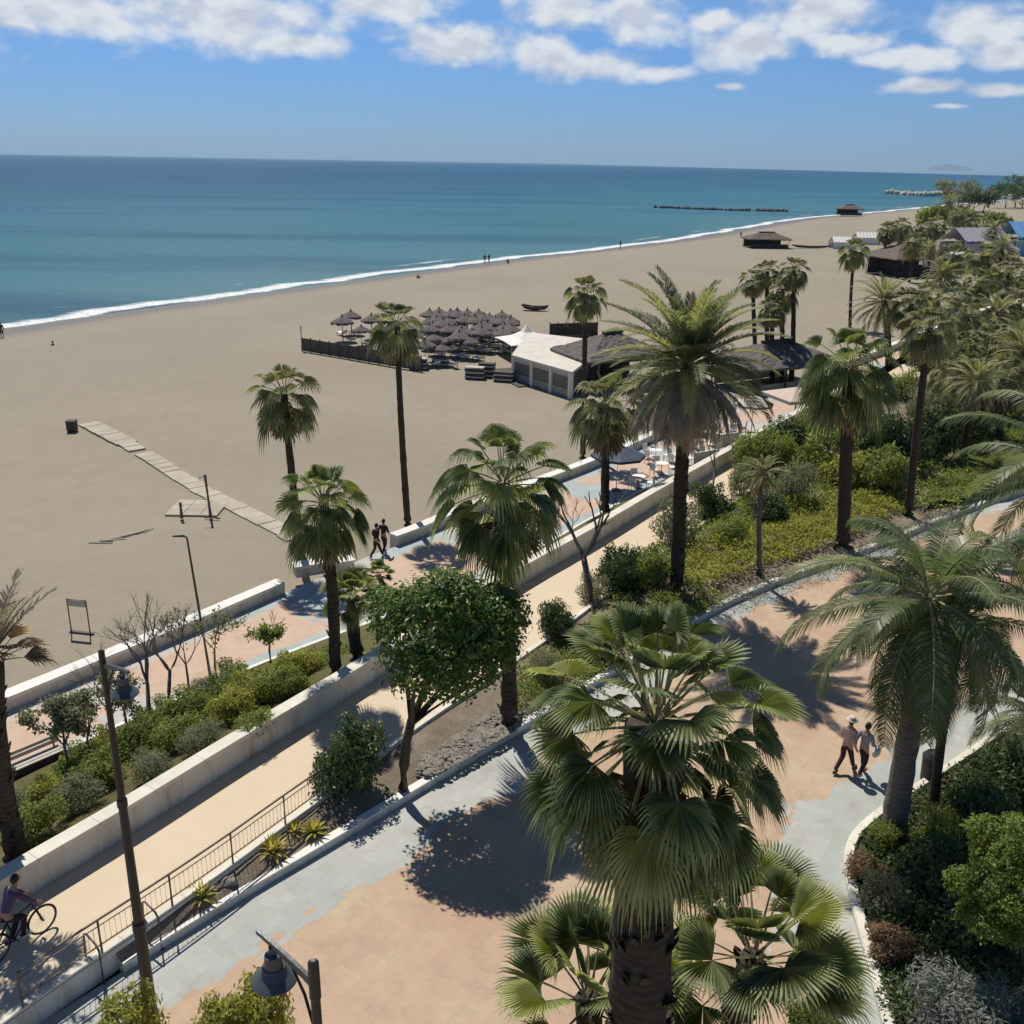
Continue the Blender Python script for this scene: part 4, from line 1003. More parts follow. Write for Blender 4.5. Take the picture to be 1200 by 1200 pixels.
# ---------------------------------------------------------------- plaza and promenade odds and ends
o = empty('litter_bin', G(1088, 916, .0), 'dark rounded litter bin between the two feather palm trunks', 'bin')
MB().lathe([(.20, 0), (.24, .06), (.27, .75), (.27, .8)], n=16).build('bin_body', m['darkwood'], o); MB().lathe([(.285, .8), (.285, .86), (.18, .98), (.16, .95), (.05, .93)], n=16).build('bin_lid', m['metal'], o)
p = G(508, 692, ZB); o = MB().box((0, 0, .03), (1.0, 1.0, .06), R(35)).build('drain_cover', m['terracotta'], loc=p); tag(o, 'square brown cover set in the pink promenade above the ficus', 'cover')
def round_planter(px, lab, r=.75):
    o = empty('round_bench', G(px[0], px[1], ZB), lab, 'bench', 'round white benches')
    MB().lathe([(r*.85, 0), (r*.9, .3)], n=24).build('bench_base', m['wall'], o); MB().lathe([(r, .3), (r, .42), (r*.9, .45)], n=24).build('seat', m['white'], o)
round_planter((497, 704), 'round white bench at the promenade edge just above the ficus crown'); round_planter((576, 693), 'round white bench half hidden by the shaggy fan palm stem', .7)
b = G(40, 905, ZB); o = empty('slatted_bench', b, 'slatted bench on the promenade edge beside the left dry palm', 'bench', None, R(50))
for k in range(3): MB().box((0, -.16 + .16*k, .45), (1.9, .12, .04)).build('seat_slat', m['canvasbeige'], o)
for k in range(2): MB().box((0, .24 + .03*k, .62 + .15*k), (1.9, .03, .11)).build('back_slat', m['canvasbeige'], o)
for sx in (-.8, .8): MB().tube([(sx, -.2, 0), (sx, -.2, .43), (sx, .2, .43), (sx, .3, .85)], .03, 5).build('leg', m['metal'], o)
MB().box((0, .05, .2), (1.9, .5, .36)).build('bench_base', m['darkwood'], o)
# beach walkway of slabs
wk = [G(x, y, ZS) for x, y in ((104, 497), (150, 521), (190, 546), (240, 578), (285, 600), (318, 616), (350, 634))]
wk = resample(wk, 1.0); mb = MB(); r_ = random.Random(3)
for i in range(len(wk)-1):
    c = (wk[i] + wk[i+1])/2; d = wk[i+1] - wk[i]; w_ = 1.15 if i > 6 else 1.45
    if i == 9: continue
    mb.box((c.x + r_.uniform(-.05, .05), c.y + r_.uniform(-.05, .05), ZS + .06), (.96, w_, .10), math.atan2(d.y, d.x) + r_.uniform(-.03, .03))
s = N('walkway_slab'); s.done(s.ramp(s.noise(.5, s.pos(), 5), [(.35, (.38,.33,.25)), (.6, (.47,.42,.33))]), .85, .2); 
tag(mb.build('beach_walkway', s.m), kind='structure')
p = G(232, 597, ZS); mb = MB()
for i in range(3):
    for j in range(3): mb.box((p.x - .95 + .95*i, p.y - .85 + .85*j, ZS + .07), (.92, .82, .12), .0)
o = mb.build('shower_slab', s.m); tag(o, kind='structure')
b = G(247, 606, ZS + .12); t = V(240, 556, b.y) - b; o = empty('beach_shower', b, 'tall dark beach shower post on the pale slabs', 'shower')
MB().tube([(0, 0, 0), t*.97, t], [.10, .085, .07], 10).build('post', m['rust_metal'], o); MB().tube([(-.3, -.1, .03), (.55, -.25, .03)], .05, 6).build('foot_bar', m['metal'], o); MB().tube([t*.93, t*.93 + Vector((-.25, -.1, .05)), t*.93 + Vector((-.3, -.1, -.06))], .03, 6).build('shower_head', m['galv'], o)
o = empty('tap_post', G(213, 607, ZS + .12), 'short dark tap post on the pale slabs left of the shower', 'post')
MB().tube([(0, 0, 0), (0, 0, .9)], [.11, .09], 8).build('post', m['rust_metal'], o); MB().tube([(0, 0, .75), (.16, -.05, .72)], .03, 5).build('tap', m['galv'], o)
b = G(95, 743, ZS); o = empty('sign_frame', b, 'upright thin metal frame standing on the sand near the sea wall', 'frame', None, R(-10))
hh = V(92, 703, b.y).z - ZS
for sx in (-.42, .42): MB().tube([(sx, 0, 0), (sx, 0, hh)], .03, 6).build('post', m['rust_metal'], o)
MB().tube([(-.42, 0, hh), (.42, 0, hh)], .03, 6).build('top_bar', m['rust_metal'], o); MB().box((0, 0, hh - .17), (.8, .03, .26)).build('panel', m['canvasbeige'], o); MB().box((.05, 0, .05), (1.05, .14, .1)).build('foot_bar', m['metal'], o)
o = empty('beach_bin', G(85, 505, ZS), 'square dark wooden bin on open sand at the seaward end of the slab walkway', 'bin'); o.scale = (.66, .66, .72)
for a in range(4):
    MB().box((.42*math.cos(a*math.pi/2), .42*math.sin(a*math.pi/2), .55), (.05, .86, .9), a*math.pi/2).build('side_panel', m['darkwood'], o)
MB().box((0, 0, 1.03), (1.0, 1.0, .07)).build('bin_lid', m['darkwood'], o); MB().box((0, 0, .05), (.8, .8, .1)).build('bin_base', m['metal'], o)
# ---------------------------------------------------------------- beach bar
f0, f1 = G(354, 412, ZS), G(494, 436, ZS)
o = empty('windbreak', f0, 'long brown windbreak fence along the near side of the thatched parasols', 'fence'); d = f1 - f0; L = d.length; ang = math.atan2(d.y, d.x)
for k in range(12):
    c = d*((k + .5)/12); MB().box((c.x, c.y, .75), (L/12 - .06, .06, 1.3), ang).build('panel', m['screenwall'], o)
for k in range(13):
    c = d*(k/12); MB().tube([(c.x, c.y, 0), (c.x, c.y, 1.55 if k else 2.6)], .06, 6).build('post', m['darkwood'], o)
g0 = G(354, 412, ZS); e = Vector((-.34, .94, 0))
PAR = {}
def parasol_root(loc):
    r_ = random.Random(5); o = empty('thatched_parasol', loc, 'weathered thatched parasol in the beach bar rows', 'parasol', 'thatched parasols of the beach bar')
    MB().tube([(0, 0, 0), (0, 0, 2.35)], .06, 6).build('pole', m['darkwood'], o)
    mb = MB(); n = 18
    prof = [(0.04, 2.78), (.32, 2.58), (.75, 2.36), (1.18, 2.12), (1.28, 1.92)]; i0 = 0
    for r, z in prof:
        for j in range(n):
            q = r*(1 + r_.uniform(-.05, .05)); a = 2*math.pi*j/n; mb.v.append((q*math.cos(a), q*math.sin(a), z + (r_.uniform(-.12, .06) if r > 1.2 else 0)))
    for k in range(4):
        for j in range(n): mb.f.append([k*n+j, k*n+(j+1)%n, (k+1)*n+(j+1)%n, (k+1)*n+j])
    for k, (r, z) in enumerate(((1.0, 2.06), (.1, 2.3))):
        for j in range(n): mb.v.append((r*math.cos(2*math.pi*j/n), r*math.sin(2*math.pi*j/n), z))
    for k in (4, 5):
        for j in range(n): mb.f.append([k*n+j, k*n+(j+1)%n, (k+1)*n+(j+1)%n, (k+1)*n+j])
    mb.build('thatch', m['thatch'], o); MB().lathe([(.02, 2.98), (.10, 2.78), (.14, 2.72)], n=8).build('thatch_cap', m['thatch'], o)
    return o
def sunbed_root(loc):
    o = empty('sunbed', loc, 'pale sunbed under the thatched parasols', 'sunbed', 'sunbeds of the beach bar')
    MB().box((.25, 0, .33), (1.35, .62, .06)).build('seat', m['canvas'], o); MB().box((-.68, 0, .52), (.66, .62, .06), 0, (0, R(35))).build('backrest', m['canvas'], o)
    for x in (-.5, .85):
        for y in (-.26, .26): MB().box((x, y, .15), (.06, .06, .3)).build('leg', m['galv'], o)
    return o
first = sb = None; r_ = random.Random(8)
spots = [(402, 400), (424, 405), (412, 392), (446, 410), (436, 397), (468, 415), (458, 402), (478, 404)]
for row, (x0, x1, y0, y1, n) in enumerate([(500, 520, 427, 428, 2), (512, 550, 417, 421, 4), (505, 590, 409, 413, 8), (508, 600, 402, 408, 9), (503, 600, 395, 401, 10), (505, 600, 390, 396, 10), (515, 585, 386, 391, 7)]):
    for k in range(n):
        t = k/max(1, n-1); spots.append((x0 + (x1-x0)*t + r_.uniform(-3, 3), y0 + (y1-y0)*t + r_.uniform(-1, 1)))
for x, y in spots:
    p = G(x, y, ZS)
    if first is None: first = parasol_root(p); sb = sunbed_root(p + Vector((1.0, -.6, 0))); sb.rotation_euler.z = 2
    else:
        dup(first, p, r_.uniform(0, 6), scale=r_.uniform(.74, .98))
        dup(sb, p + Vector((r_.uniform(.5, 1.1), -.9, 0)), 2.0 + r_.uniform(-.2, .2))
        if r_.random() < .5: dup(sb, p + Vector((-.9, -.9, 0)), 2.0 + r_.uniform(-.2, .2))
# stacked loungers and small craft beside the bar
def stack(px, n, w, label, mat='darkwood'):
    o = empty('lounger_stack', G(px[0], px[1], ZS), label, 'stack', 'stacks beside the bar')
    for k in range(n): MB().box((.03*((k*7) % 3), .02*k, .22 + .2*k), (w, .8, .14), -.25 + .05*((k*5) % 3)).build('stacked_frame', m[mat if k % 2 else 'canvasbeige'], o)
    for s_ in (-1, 1): MB().box((s_*w*.4, 0, .08), (.1, .8, .16), -.25).build('runner', m['metal'], o)
stack((556, 444), 5, 1.7, 'dark stack of folded loungers at the corner of the parasol rows'); stack((570, 442), 6, 1.5, 'taller dark stack of loungers beside the low lounger stack'); stack((590, 447), 4, 1.8, 'low stack of loungers next to the restaurant columns'); stack((490, 433), 5, 1.6, 'stack at the right end of the brown windbreak', 'navy'); stack((516, 429), 4, 1.6, 'stack of dark covers in front of the parasols', 'navy')
# restaurant: flat pale roof on white columns
c = [G(602, 446, ZS), G(668, 467, ZS), G(712, 432, ZS), G(620, 420, ZS)]
o = empty('beach_restaurant', c[0], 'beach restaurant with flat cream roof and white columns', 'restaurant'); org = c[0]; zr = 2.15
mb = MB(); pts = [p - org for p in c]; ce = sum(pts, Vector())/4
big = [ce + (p - ce)*1.06 for p in pts]
lo = [mb.vert((p.x, p.y, zr)) for p in big]; hi = [mb.vert((p.x, p.y, zr + .2 + (.2 if k > 1 else 0))) for k, p in enumerate(big)]
mb.f += [lo[::-1], hi] + [[lo[k], lo[(k+1) % 4], hi[(k+1) % 4], hi[k]] for k in range(4)]
mb.build('roof', m['roofcream'], o)
for k in range(5):
    t0, t1 = k/5, (k+.5)/5; a = pts[0].lerp(pts[1], t0) if 0 else None
def span(a, b, ts, nm, fn):
    for t in ts: fn(a.lerp(b, t))
for t in (0, .34, .68, 1): 
    p = pts[0].lerp(pts[1], t); MB().box((p.x, p.y, zr/2), (.34, .34, zr), .4).build('column', m['white'], o)
for t in (.35, .7, 1):
    p = pts[1].lerp(pts[2], t); MB().box((p.x, p.y, zr/2), (.3, .3, zr), .4).build('column', m['white'], o)
for t in (.5, 1):
    p = pts[0].lerp(pts[3], t); MB().box((p.x, p.y, zr/2), (.3, .3, zr), .4).build('column', m['white'], o)
def wallpanel(a, b, z0, z1, nm, mat, th=.1, ins=.0):
    d = b - a; cc = (a+b)/2; return MB().box((cc.x, cc.y, (z0+z1)/2), (d.length - .34, th, z1-z0), math.atan2(d.y, d.x)).build(nm, mat, o)
dark = plain('dim_glazing', (.10,.10,.105), .25, .5, var=.3); pane = plain('clouded_panel', (.24,.235,.225), .4, .4)
for t0, t1 in ((0, .34), (.34, .68), (.68, 1)):
    a, b = pts[0].lerp(pts[1], t0), pts[0].lerp(pts[1], t1)
    wallpanel(a, b, .05, .75, 'low_panel', pane); wallpanel(a, b, .8, 1.75, 'window', dark, .06); wallpanel(a, b, 1.77, zr - .02, 'fascia', m['canvasbeige'], .12)
wallpanel(pts[1], pts[2], .05, 2.0, 'side_wall', m['thatch_brown'], .12); wallpanel(pts[3], pts[0], .05, 1.9, 'back_wall', pane, .12); wallpanel(pts[2], pts[3], .05, 2.0, 'back_wall', m['canvasbeige'], .12)
mb = MB(); q = G(640, 440, ZS) - org; mb.box((q.x, q.y, .05), (9, 8, .1), .4); mb.build('floor', m['darkwood'], o)
# pagoda tent
b = G(617, 419, ZS); o = empty('pagoda_tent', b, 'white peaked tent between the parasols and the restaurant roof', 'tent', None, R(20))
mb = MB(); n = 32; rings = [(0.05, 3.3), (.6, 2.6), (1.5, 2.1), (2.6, 1.8)]
for r, z in rings:
    for j in range(n):
        a = 2*math.pi*j/n; sq = 1/max(abs(math.cos(a)), abs(math.sin(a))); k = (r/2.6)
        rr = r*(1 + (sq-1)*k); mb.v.append((rr*math.cos(a), rr*math.sin(a), z - .25*k*(sq - 1)))
for k in range(3):
    for j in range(n): mb.f.append([k*n+j, k*n+(j+1)%n, (k+1)*n+(j+1)%n, (k+1)*n+j])
mb.f.append(list(range(n))[::-1])
mb.build('canopy', m['canvas'], o).modifiers.new('solid', 'SOLIDIFY').thickness = .04
for sx in (-1, 1):
    for sy in (-1, 1): MB().tube([(sx*2.5, sy*2.5, 0), (sx*2.5, sy*2.5, 1.75)], .05, 6).build('pole', m['white'], o)
# dark hip-roofed pavilions
def hip(px, w, dpt, h, rh, rz, mat, label, name='thatched_pavilion', z=ZS, wall=None, group=None, cat='pavilion', over=.6):
    o = empty(name, G(px[0], px[1], z), label, cat, group, rz); mb = MB(); a, b_ = w/2 + over, dpt/2 + over; rdg = max(.2, (w - dpt)/2)
    vs = [(-a, -b_, h - .25), (a, -b_, h - .25), (a, b_, h - .25), (-a, b_, h - .25), (-rdg, 0, h + rh), (rdg, 0, h + rh), (-a, -b_, h - .05), (a, -b_, h - .05), (a, b_, h - .05), (-a, b_, h - .05)]
    mb.v = vs; mb.f = [[6, 7, 5, 4], [7, 8, 5], [8, 9, 4, 5], [9, 6, 4], [0, 1, 7, 6], [1, 2, 8, 7], [2, 3, 9, 8], [3, 0, 6, 9], [3, 2, 1, 0]]
    bm = None; rf = mb.build('roof', m[mat], o); sd = rf.modifiers.new('sub', 'SUBSURF'); sd.subdivision_type = 'SIMPLE'; sd.levels = sd.render_levels = 4
    dm = rf.modifiers.new('rough', 'DISPLACE'); tx = bpy.data.textures.get('rough') or bpy.data.textures.new('rough', 'CLOUDS'); tx.noise_scale = .35; dm.texture = tx; dm.strength = .28
    MB().box((0, 0, h + rh + .05), (rdg*2 + .5, .35, .2)).build('ridge', m['darkwood'], o)
    n = max(2, int(w//2.5))
    for k in range(n+1):
        for sy in (-1, 1): MB().tube([(-w/2 + w*k/n, sy*dpt/2, 0), (-w/2 + w*k/n, sy*dpt/2, h)], .09, 6).build('post', m['darkwood'], o)
    if wall: MB().box((0, dpt/2 - .2, h*.5), (w - .2, .1, h - .1)).build('back_wall', m[wall], o); MB().box((0, -dpt/2 + .15, .5), (w - .3, .1, .95)).build('counter', m[wall], o)
    return o
hip((715, 447), 7.5, 6, 2.7, 1.7, R(25), 'thatch', 'grey thatched pavilion behind the left fronds of the date palm', wall='darkwood')
hip((905, 452), 9, 6, 2.5, 1.5, R(30), 'thatch', 'low thatched pavilion under the tight clump of palms', wall='canvasbeige')
def lowfence(px0, px1, h, label, mat='darkwood', n=6):
    a, b_ = G(*px0, ZS), G(*px1, ZS); o = empty('low_fence', a, label, 'fence', 'low beach fences'); d = b_ - a
    for k in range(n): c = d*((k+.5)/n); MB().box((c.x, c.y, h/2), (d.length/n*.97, .08, h), math.atan2(d.y, d.x)).build('panel', m[mat], o)
    for k in range(n+1): c = d*(k/n); MB().tube([(c.x, c.y, 0), (c.x, c.y, h + .15)], .07, 6).build('post', m['darkwood'], o)
lowfence((644, 395), (700, 393), 1.5, 'dark low fence behind the restaurant roof and the thin palm'); lowfence((640, 404), (690, 402), .9, 'second dark low fence just behind the restaurant roof')
def boat(px, L, label, rz):
    o = empty('rowing_boat', G(px[0], px[1], ZS), label, 'boat', 'small boats on the sand', rz); mb = MB(); n = 9
    for k in range(n):
        t = k/(n-1); x = (t - .5)*L; w_ = .68*math.sin(math.pi*min(1, .18 + t*.82))**.7 + .02; s_ = .55 + .25*(2*t-1)**2
        for a in range(7): q = math.pi*a/6; mb.v.append((x, -w_*math.cos(q), s_ - .55*math.sin(q)*(.9 if 0 < k < n-1 else .4)))
    for k in range(n-1):
        for a in range(6): mb.f.append([k*7+a, k*7+a+1, (k+1)*7+a+1, (k+1)*7+a])
    h_ = mb.build('hull', m['darkwood'], o); h_.modifiers.new('solid', 'SOLIDIFY').thickness = .06
    for x in (-.15, .2): MB().box((x*L, 0, .42), (.25, 1.1, .05)).build('thwart', m['canvasbeige'], o)
boat((627, 364), 3.6, 'dark rowing boat lying on the sand beyond the white tent', R(-10)); boat((950, 291), 9, 'long dark boat on the far sand between the two huts', R(-5))
# square canopy on one pole
b = G(928, 512, ZB); t = V(937, 458, b.y); o = empty('square_canopy', b, 'square beige canopy on a single slim pole at the paved square', 'canopy', None, R(20)); hh = t.z - ZB
MB().tube([(0, 0, 0), (0, 0, hh)], .07, 8).build('pole', m['rust_metal'], o)
mb = MB(); a = 1.75
mb.v = [(-a, -a, hh - .3), (a, -a, hh - .3), (a, a, hh - .3), (-a, a, hh - .3), (0, 0, hh + .28), (-a, -a, hh - .52), (a, -a, hh - .52), (a, a, hh - .52), (-a, a, hh - .52)]
mb.f = [[0, 1, 4], [1, 2, 4], [2, 3, 4], [3, 0, 4], [5, 6, 1, 0], [6, 7, 2, 1], [7, 8, 3, 2], [8, 5, 0, 3]]
mb.build('canopy', plain('rosy_beige_canvas', (.56,.45,.37), .8, var=.08), o).modifiers.new('solid', 'SOLIDIFY').thickness = .03
for sx in (-1, 1): MB().tube([(0, 0, hh - .9), (sx*1.0, 0, hh - .1)], .03, 5).build('strut', m['rust_metal'], o)
# ---------------------------------------------------------------- cafe terrace on the promenade
def cafe_chair(loc, rz, mat='canvas'):
    o = empty('cafe_chair', loc, 'small white cafe chair on the shaded terrace', 'chair', 'chairs of the cafe terrace', rz)
    MB().box((0, 0, .45), (.44, .44, .05)).build('seat', m[mat], o); MB().box((0, .21, .72), (.42, .04, .44), 0, (R(-8), 0)).build('backrest', m[mat], o)
    for x in (-.19, .19):
        for y in (-.19, .19): MB().tube([(x, y, 0), (x, y, .43)], .018, 5).build('leg', m['galv'], o)
    return o
def cafe_table(loc):
    o = empty('cafe_table', loc, 'round white cafe table on the shaded terrace', 'table', 'tables of the cafe terrace')
    MB().lathe([(.42, .72), (.42, .75)], n=16).build('tabletop', m['canvas'], o); MB().tube([(0, 0, .03), (0, 0, .72)], .035, 6).build('leg', m['metal'], o); MB().lathe([(.25, 0), (.2, .04)], n=10).build('base', m['metal'], o)
    return o
ch = tb = None; r_ = random.Random(31)
for x, y in ((748, 572), (775, 556), (768, 540), (796, 545), (820, 528), (842, 520), (832, 543), (858, 508), (800, 525), (870, 522), (850, 540)):
    p = G(x, y, ZB); tb = cafe_table(p) if tb is None else dup(tb, p)
    for k in range(3):
        a = k*2.1 + r_.uniform(-.4, .4); q = p + Vector((math.cos(a), math.sin(a), 0))*.72
        ch = cafe_chair(q, a - math.pi/2) if ch is None else dup(ch, q, a - math.pi/2)
def parasol(px, label, mat, closed=False, r=1.5, name='cafe_parasol', z=ZB):
    o = empty(name, G(px[0], px[1], z), label, 'parasol', 'cafe parasols'); MB().tube([(0, 0, 0), (0, 0, 2.7)], .035, 6).build('pole', m['galv'], o); MB().lathe([(.28, 0), (.28, .08)], n=12).build('base', m['metal'], o)
    pf = [(.02, 2.75), (.13, 2.5), (.17, 1.7), (.10, 1.15)] if closed else [(.02, 2.8), (.5, 2.62), (r, 2.2), (r, 2.05)]
    c_ = MB().lathe(pf, n=8).build('canopy', m[mat], o)
parasol((722, 575), 'dark grey green parasol at the near end of the cafe terrace', 'navy', False, 1.6); parasol((757, 520), 'closed white parasol by the sea wall at the terrace', 'canvas', True); parasol((835, 515), 'closed white parasol behind the date palm stem', 'canvas', True); parasol((858, 505), 'closed pale parasol at the far end of the terrace', 'canvas', True); parasol((880, 508), 'open beige parasol at the far end of the terrace', 'canvasbeige', False, 1.4); parasol((800, 505), 'open dark parasol by the sea wall gap', 'navy', False, 1.4)
for x, y, lab in ((770, 507, 'white low screen beside the sea wall at the cafe'), (852, 530, 'white low screen right of the date palm stem'), (826, 552, 'white low screen nearest the retaining wall')):
    o = empty('terrace_screen', G(x, y, ZB), lab, 'screen', 'terrace screens', R(30)); MB().box((0, 0, .75), (1.9, .05, 1.1)).build('panel', m['canvas'], o)
    for sx in (-.95, .95): MB().tube([(sx, 0, 0), (sx, 0, 1.4)], .03, 5).build('post', m['galv'], o)
# ---------------------------------------------------------------- far beach
hip((897, 290), 9.5, 6, 2.2, 1.4, R(5), 'thatch_brown', 'dark thatched hut alone on the far sand near the surf', wall='darkwood')
hip((995, 252), 9, 6, 2.6, 1.6, R(0), 'thatch_brown', 'smallest dark hut at the far shoreline', wall='darkwood')
hip((1062, 322), 12, 8, 3.4, 2.4, R(20), 'thatch_brown', 'big brown thatched bar with posts on the far right', wall='darkwood', over=1.2)
lowfence((1030, 320), (1088, 326), 2.2, 'tall dark slat fence round the brown thatched bar', n=10)
def marquee(px, w, dpt, h, mat, label, z=ZS, rz=0, name='marquee_tent'):
    o = empty(name, G(px[0], px[1], z), label, 'tent', 'far tents', rz); mb = MB(); n = 14
    for s_ in (-1, 1):
        for k in range(n+1):
            x = -w/2 + w*k/n; mb.v.append((x, s_*dpt/2, h*.65 + .10*math.cos(k*math.pi)))
    for k in range(n+1): mb.v.append((-w/2 + w*k/n, 0, h*1.15 + .10*math.cos(k*math.pi)))
    for k in range(n):
        a, b_, r0 = k, k+1, 2*(n+1) + k; mb.f += [[a, b_, r0+1, r0], [n+1+k+1, n+1+k, r0, r0+1]]
    mb.build('canopy', m[mat], o).modifiers.new('solid', 'SOLIDIFY').thickness = .06
    for s_ in (-1, 1): MB().box((0, s_*dpt/2, h*.28), (w*.97, .08, h*.56)).build('side_wall', m[mat], o)
    for sx in (-1, 1):
        for sy in (-1, 1): MB().tube([(sx*w/2, sy*dpt/2, 0), (sx*w/2, sy*dpt/2, h*.7)], .12, 6).build('pole', m['white'], o)
marquee((1140, 300), 13, 8, 5.5, 'lilac', 'pale lilac pleated tent among the far palms', rz=R(20)); marquee((1172, 308), 8, 6, 4, 'lilac', 'smaller pale tent right of the lilac pleated tent', rz=R(60)); marquee((1206, 298), 14, 9, 6.5, 'blue', 'bright blue tent on the right margin', rz=R(10)); marquee((984, 291), 4.5, 4, 2.4, 'canvas', 'white awning on the far sand left of the brown thatched bar')
marquee((1014, 286), 6, 4, 2.6, 'canvas', 'white awning closest to the brown thatched bar')
o = empty('far_pavilion', G(1110, 318, ZS), 'low cream building behind the palms of the far bar', 'building', None, R(15)); MB().box((0, 0, 1.6), (9, 5, 3.2)).build('wall', m['cream'], o); MB().box((0, 0, 3.3), (9.8, 5.8, .25)).build('roof', m['white'], o)
for k in range(3): MB().box((-3 + 3*k, -2.53, 1.6), (1.4, .06, 1.6)).build('window', dark, o)
# far trees and breakwaters
def far_tree(px, z, w, h, label, mat='darkshrub', seed=1):
    r_ = random.Random(seed); o = empty('far_tree', G(px[0], px[1], z), label, 'tree', 'far trees on the point'); bl = []
    for k in range(14): bl.append(((r_.uniform(-.75, .75)*w, r_.uniform(-.3, .3)*w, h*r_.uniform(.4, .8)), h*r_.uniform(.2, .32), .85))
    leaf_crown(bl, 3200, .9, r_, .6, .5).build('crown', m[mat], o)
    for k in (-.4, .0, .4): MB().tube([(k*w, 0, 0), (k*w*1.1, 0, h*.6)], [.35, .2], 6).build('trunk', m['bark_tree'], o)
far_tree((1122, 247), ZS, 13, 15, 'dark rounded far trees left of the jetty root', 'olive', 1); far_tree((1140, 249), ZS, 12, 10, 'dark low far trees below the jetty', 'darkshrub', 2); far_tree((1178, 244), ZS, 22, 13, 'long dark far tree line at the right horizon', 'darkshrub', 3); far_tree((1205, 243), ZS, 18, 17, 'tallest dark far trees on the right margin', 'darkshrub', 4); far_tree((1105, 268), ZS, 10, 7, 'far low scrub above the brown thatched bar', 'shrub', 5); far_tree((1150, 272), ZS, 12, 6, 'far low scrub behind the lilac tent', 'shrub', 6)
def rocks(name, pxs, label, mat, n, s, r_, gapk=0):
    pl = resample([G(x, y, ZW) for x, y in pxs], 1.0); org = pl[0]; mb = MB()
    for k in range(n):
        t = r_.random()
        if gapk and mnoise.noise(Vector((t*gapk, 0, 7))) < -.18: continue
        p = pl[min(len(pl)-1, int(t*len(pl)))] - org; mb.blob(p + Vector((r_.uniform(-s, s), r_.uniform(-s, s), r_.uniform(-.1, .5)*s)), s*r_.uniform(.5, 1.2), r_, 1, .6)
    o = mb.build(name, m[mat], loc=org); tag(o, label, 'breakwater')
rocks('breakwater', [(768, 243.5), (850, 246.5), (920, 248)], 'broken line of dark rocks in the water off the far beach', 'rock', 420, .85, r_, 14)
rocks('jetty', [(1040, 227), (1085, 230), (1130, 226.5), (1185, 234)], 'pale rock jetty reaching out from the right below the horizon', 'palerock', 420, 2.6, r_)
o = empty('sail_boat', G(1186, 233, ZW), 'tiny white sail against the far trees at the right', 'boat'); h_ = MB(); h_.v = [(0, 0, 1.2), (0, .4, 1.2), (-7, .2, 7), (-.2, .2, 13)]; mb = MB()
mb.v = [(-6, 0, 1), (7, 0, 1), (0, 0, 15), (-6, .3, 1), (7, .3, 1), (0, .3, 15)]; mb.f = [[0, 1, 2], [5, 4, 3], [0, 3, 4, 1], [1, 4, 5, 2], [2, 5, 3, 0]]; mb.build('sail', m['canvas'], o)
MB().blob((0, 0, .4), 3, r_, 2, .05, (2.4, .6, .3)).build('hull', m['white'], o, smooth=True)
# headland on the horizon
mb = MB(); D = 45000; a0 = math.atan2(ray(1085, 197).x, ray(1085, 197).y); a1 = math.atan2(ray(1142, 197).x, ray(1142, 197).y); n = 40
for j, dd_ in enumerate((0, 500, 1000)):
    for k in range(n+1):
        t = k/n; a = a0 + (a1-a0)*t; h_ = (300*math.sin(math.pi*t)**.7*(.8 + .35*mnoise.noise(Vector((t*5, j, 3)))) if j == 1 else 0) - 3.2
        mb.v.append(((D + dd_)*math.sin(a), (D + dd_)*math.cos(a), h_))
for j in range(2):
    for k in range(n): q = j*(n+1) + k; mb.f.append([q, q+1, q+n+2, q+n+1])
tag(mb.build('headland', plain('hill_scrub', (.10,.10,.07), .95, scale=.01), smooth=True), kind='structure')

o = empty('driftwood', G(132, 632, ZS), 'low scatter of grey driftwood planks on the sand seaward of the tap post', 'driftwood')
for k in range(9):
    q = G(118 + 7*k, 637 - 1.8*k, ZS) - G(132, 632, ZS); MB().box((q.x, q.y, .03), (random.Random(k).uniform(.5, 1.3), .12, .06), .15*k).build('plank', m['darkwood' if k % 2 else 'stone'], o)
# ---------------------------------------------------------------- people
def skin_mesh(name, verts, edges, rad, mat, sub=2, root=0):
    me = bpy.data.meshes.new(name); me.from_pydata([tuple(v) for v in verts], edges, []); ob = bpy.data.objects.new(name + '_source', me); COL.objects.link(ob)
    sk = ob.modifiers.new('skin', 'SKIN'); sk.branch_smoothing = .3
    for i, d in enumerate(me.skin_vertices[0].data):
        r = rad[i]; d.radius = r if hasattr(r, '__len__') else (r, r); d.use_root = (i == root)
    ss = ob.modifiers.new('sub', 'SUBSURF'); ss.levels = ss.render_levels = sub
    dg = bpy.context.evaluated_depsgraph_get(); dg.update()
    out_ = bpy.data.meshes.new_from_object(ob.evaluated_get(dg)); out_.name = name
    bpy.data.objects.remove(ob); bpy.data.meshes.remove(me)
    out_.materials.clear(); out_.materials.append(mat); out_.polygons.foreach_set('use_smooth', [True]*len(out_.polygons)); return out_
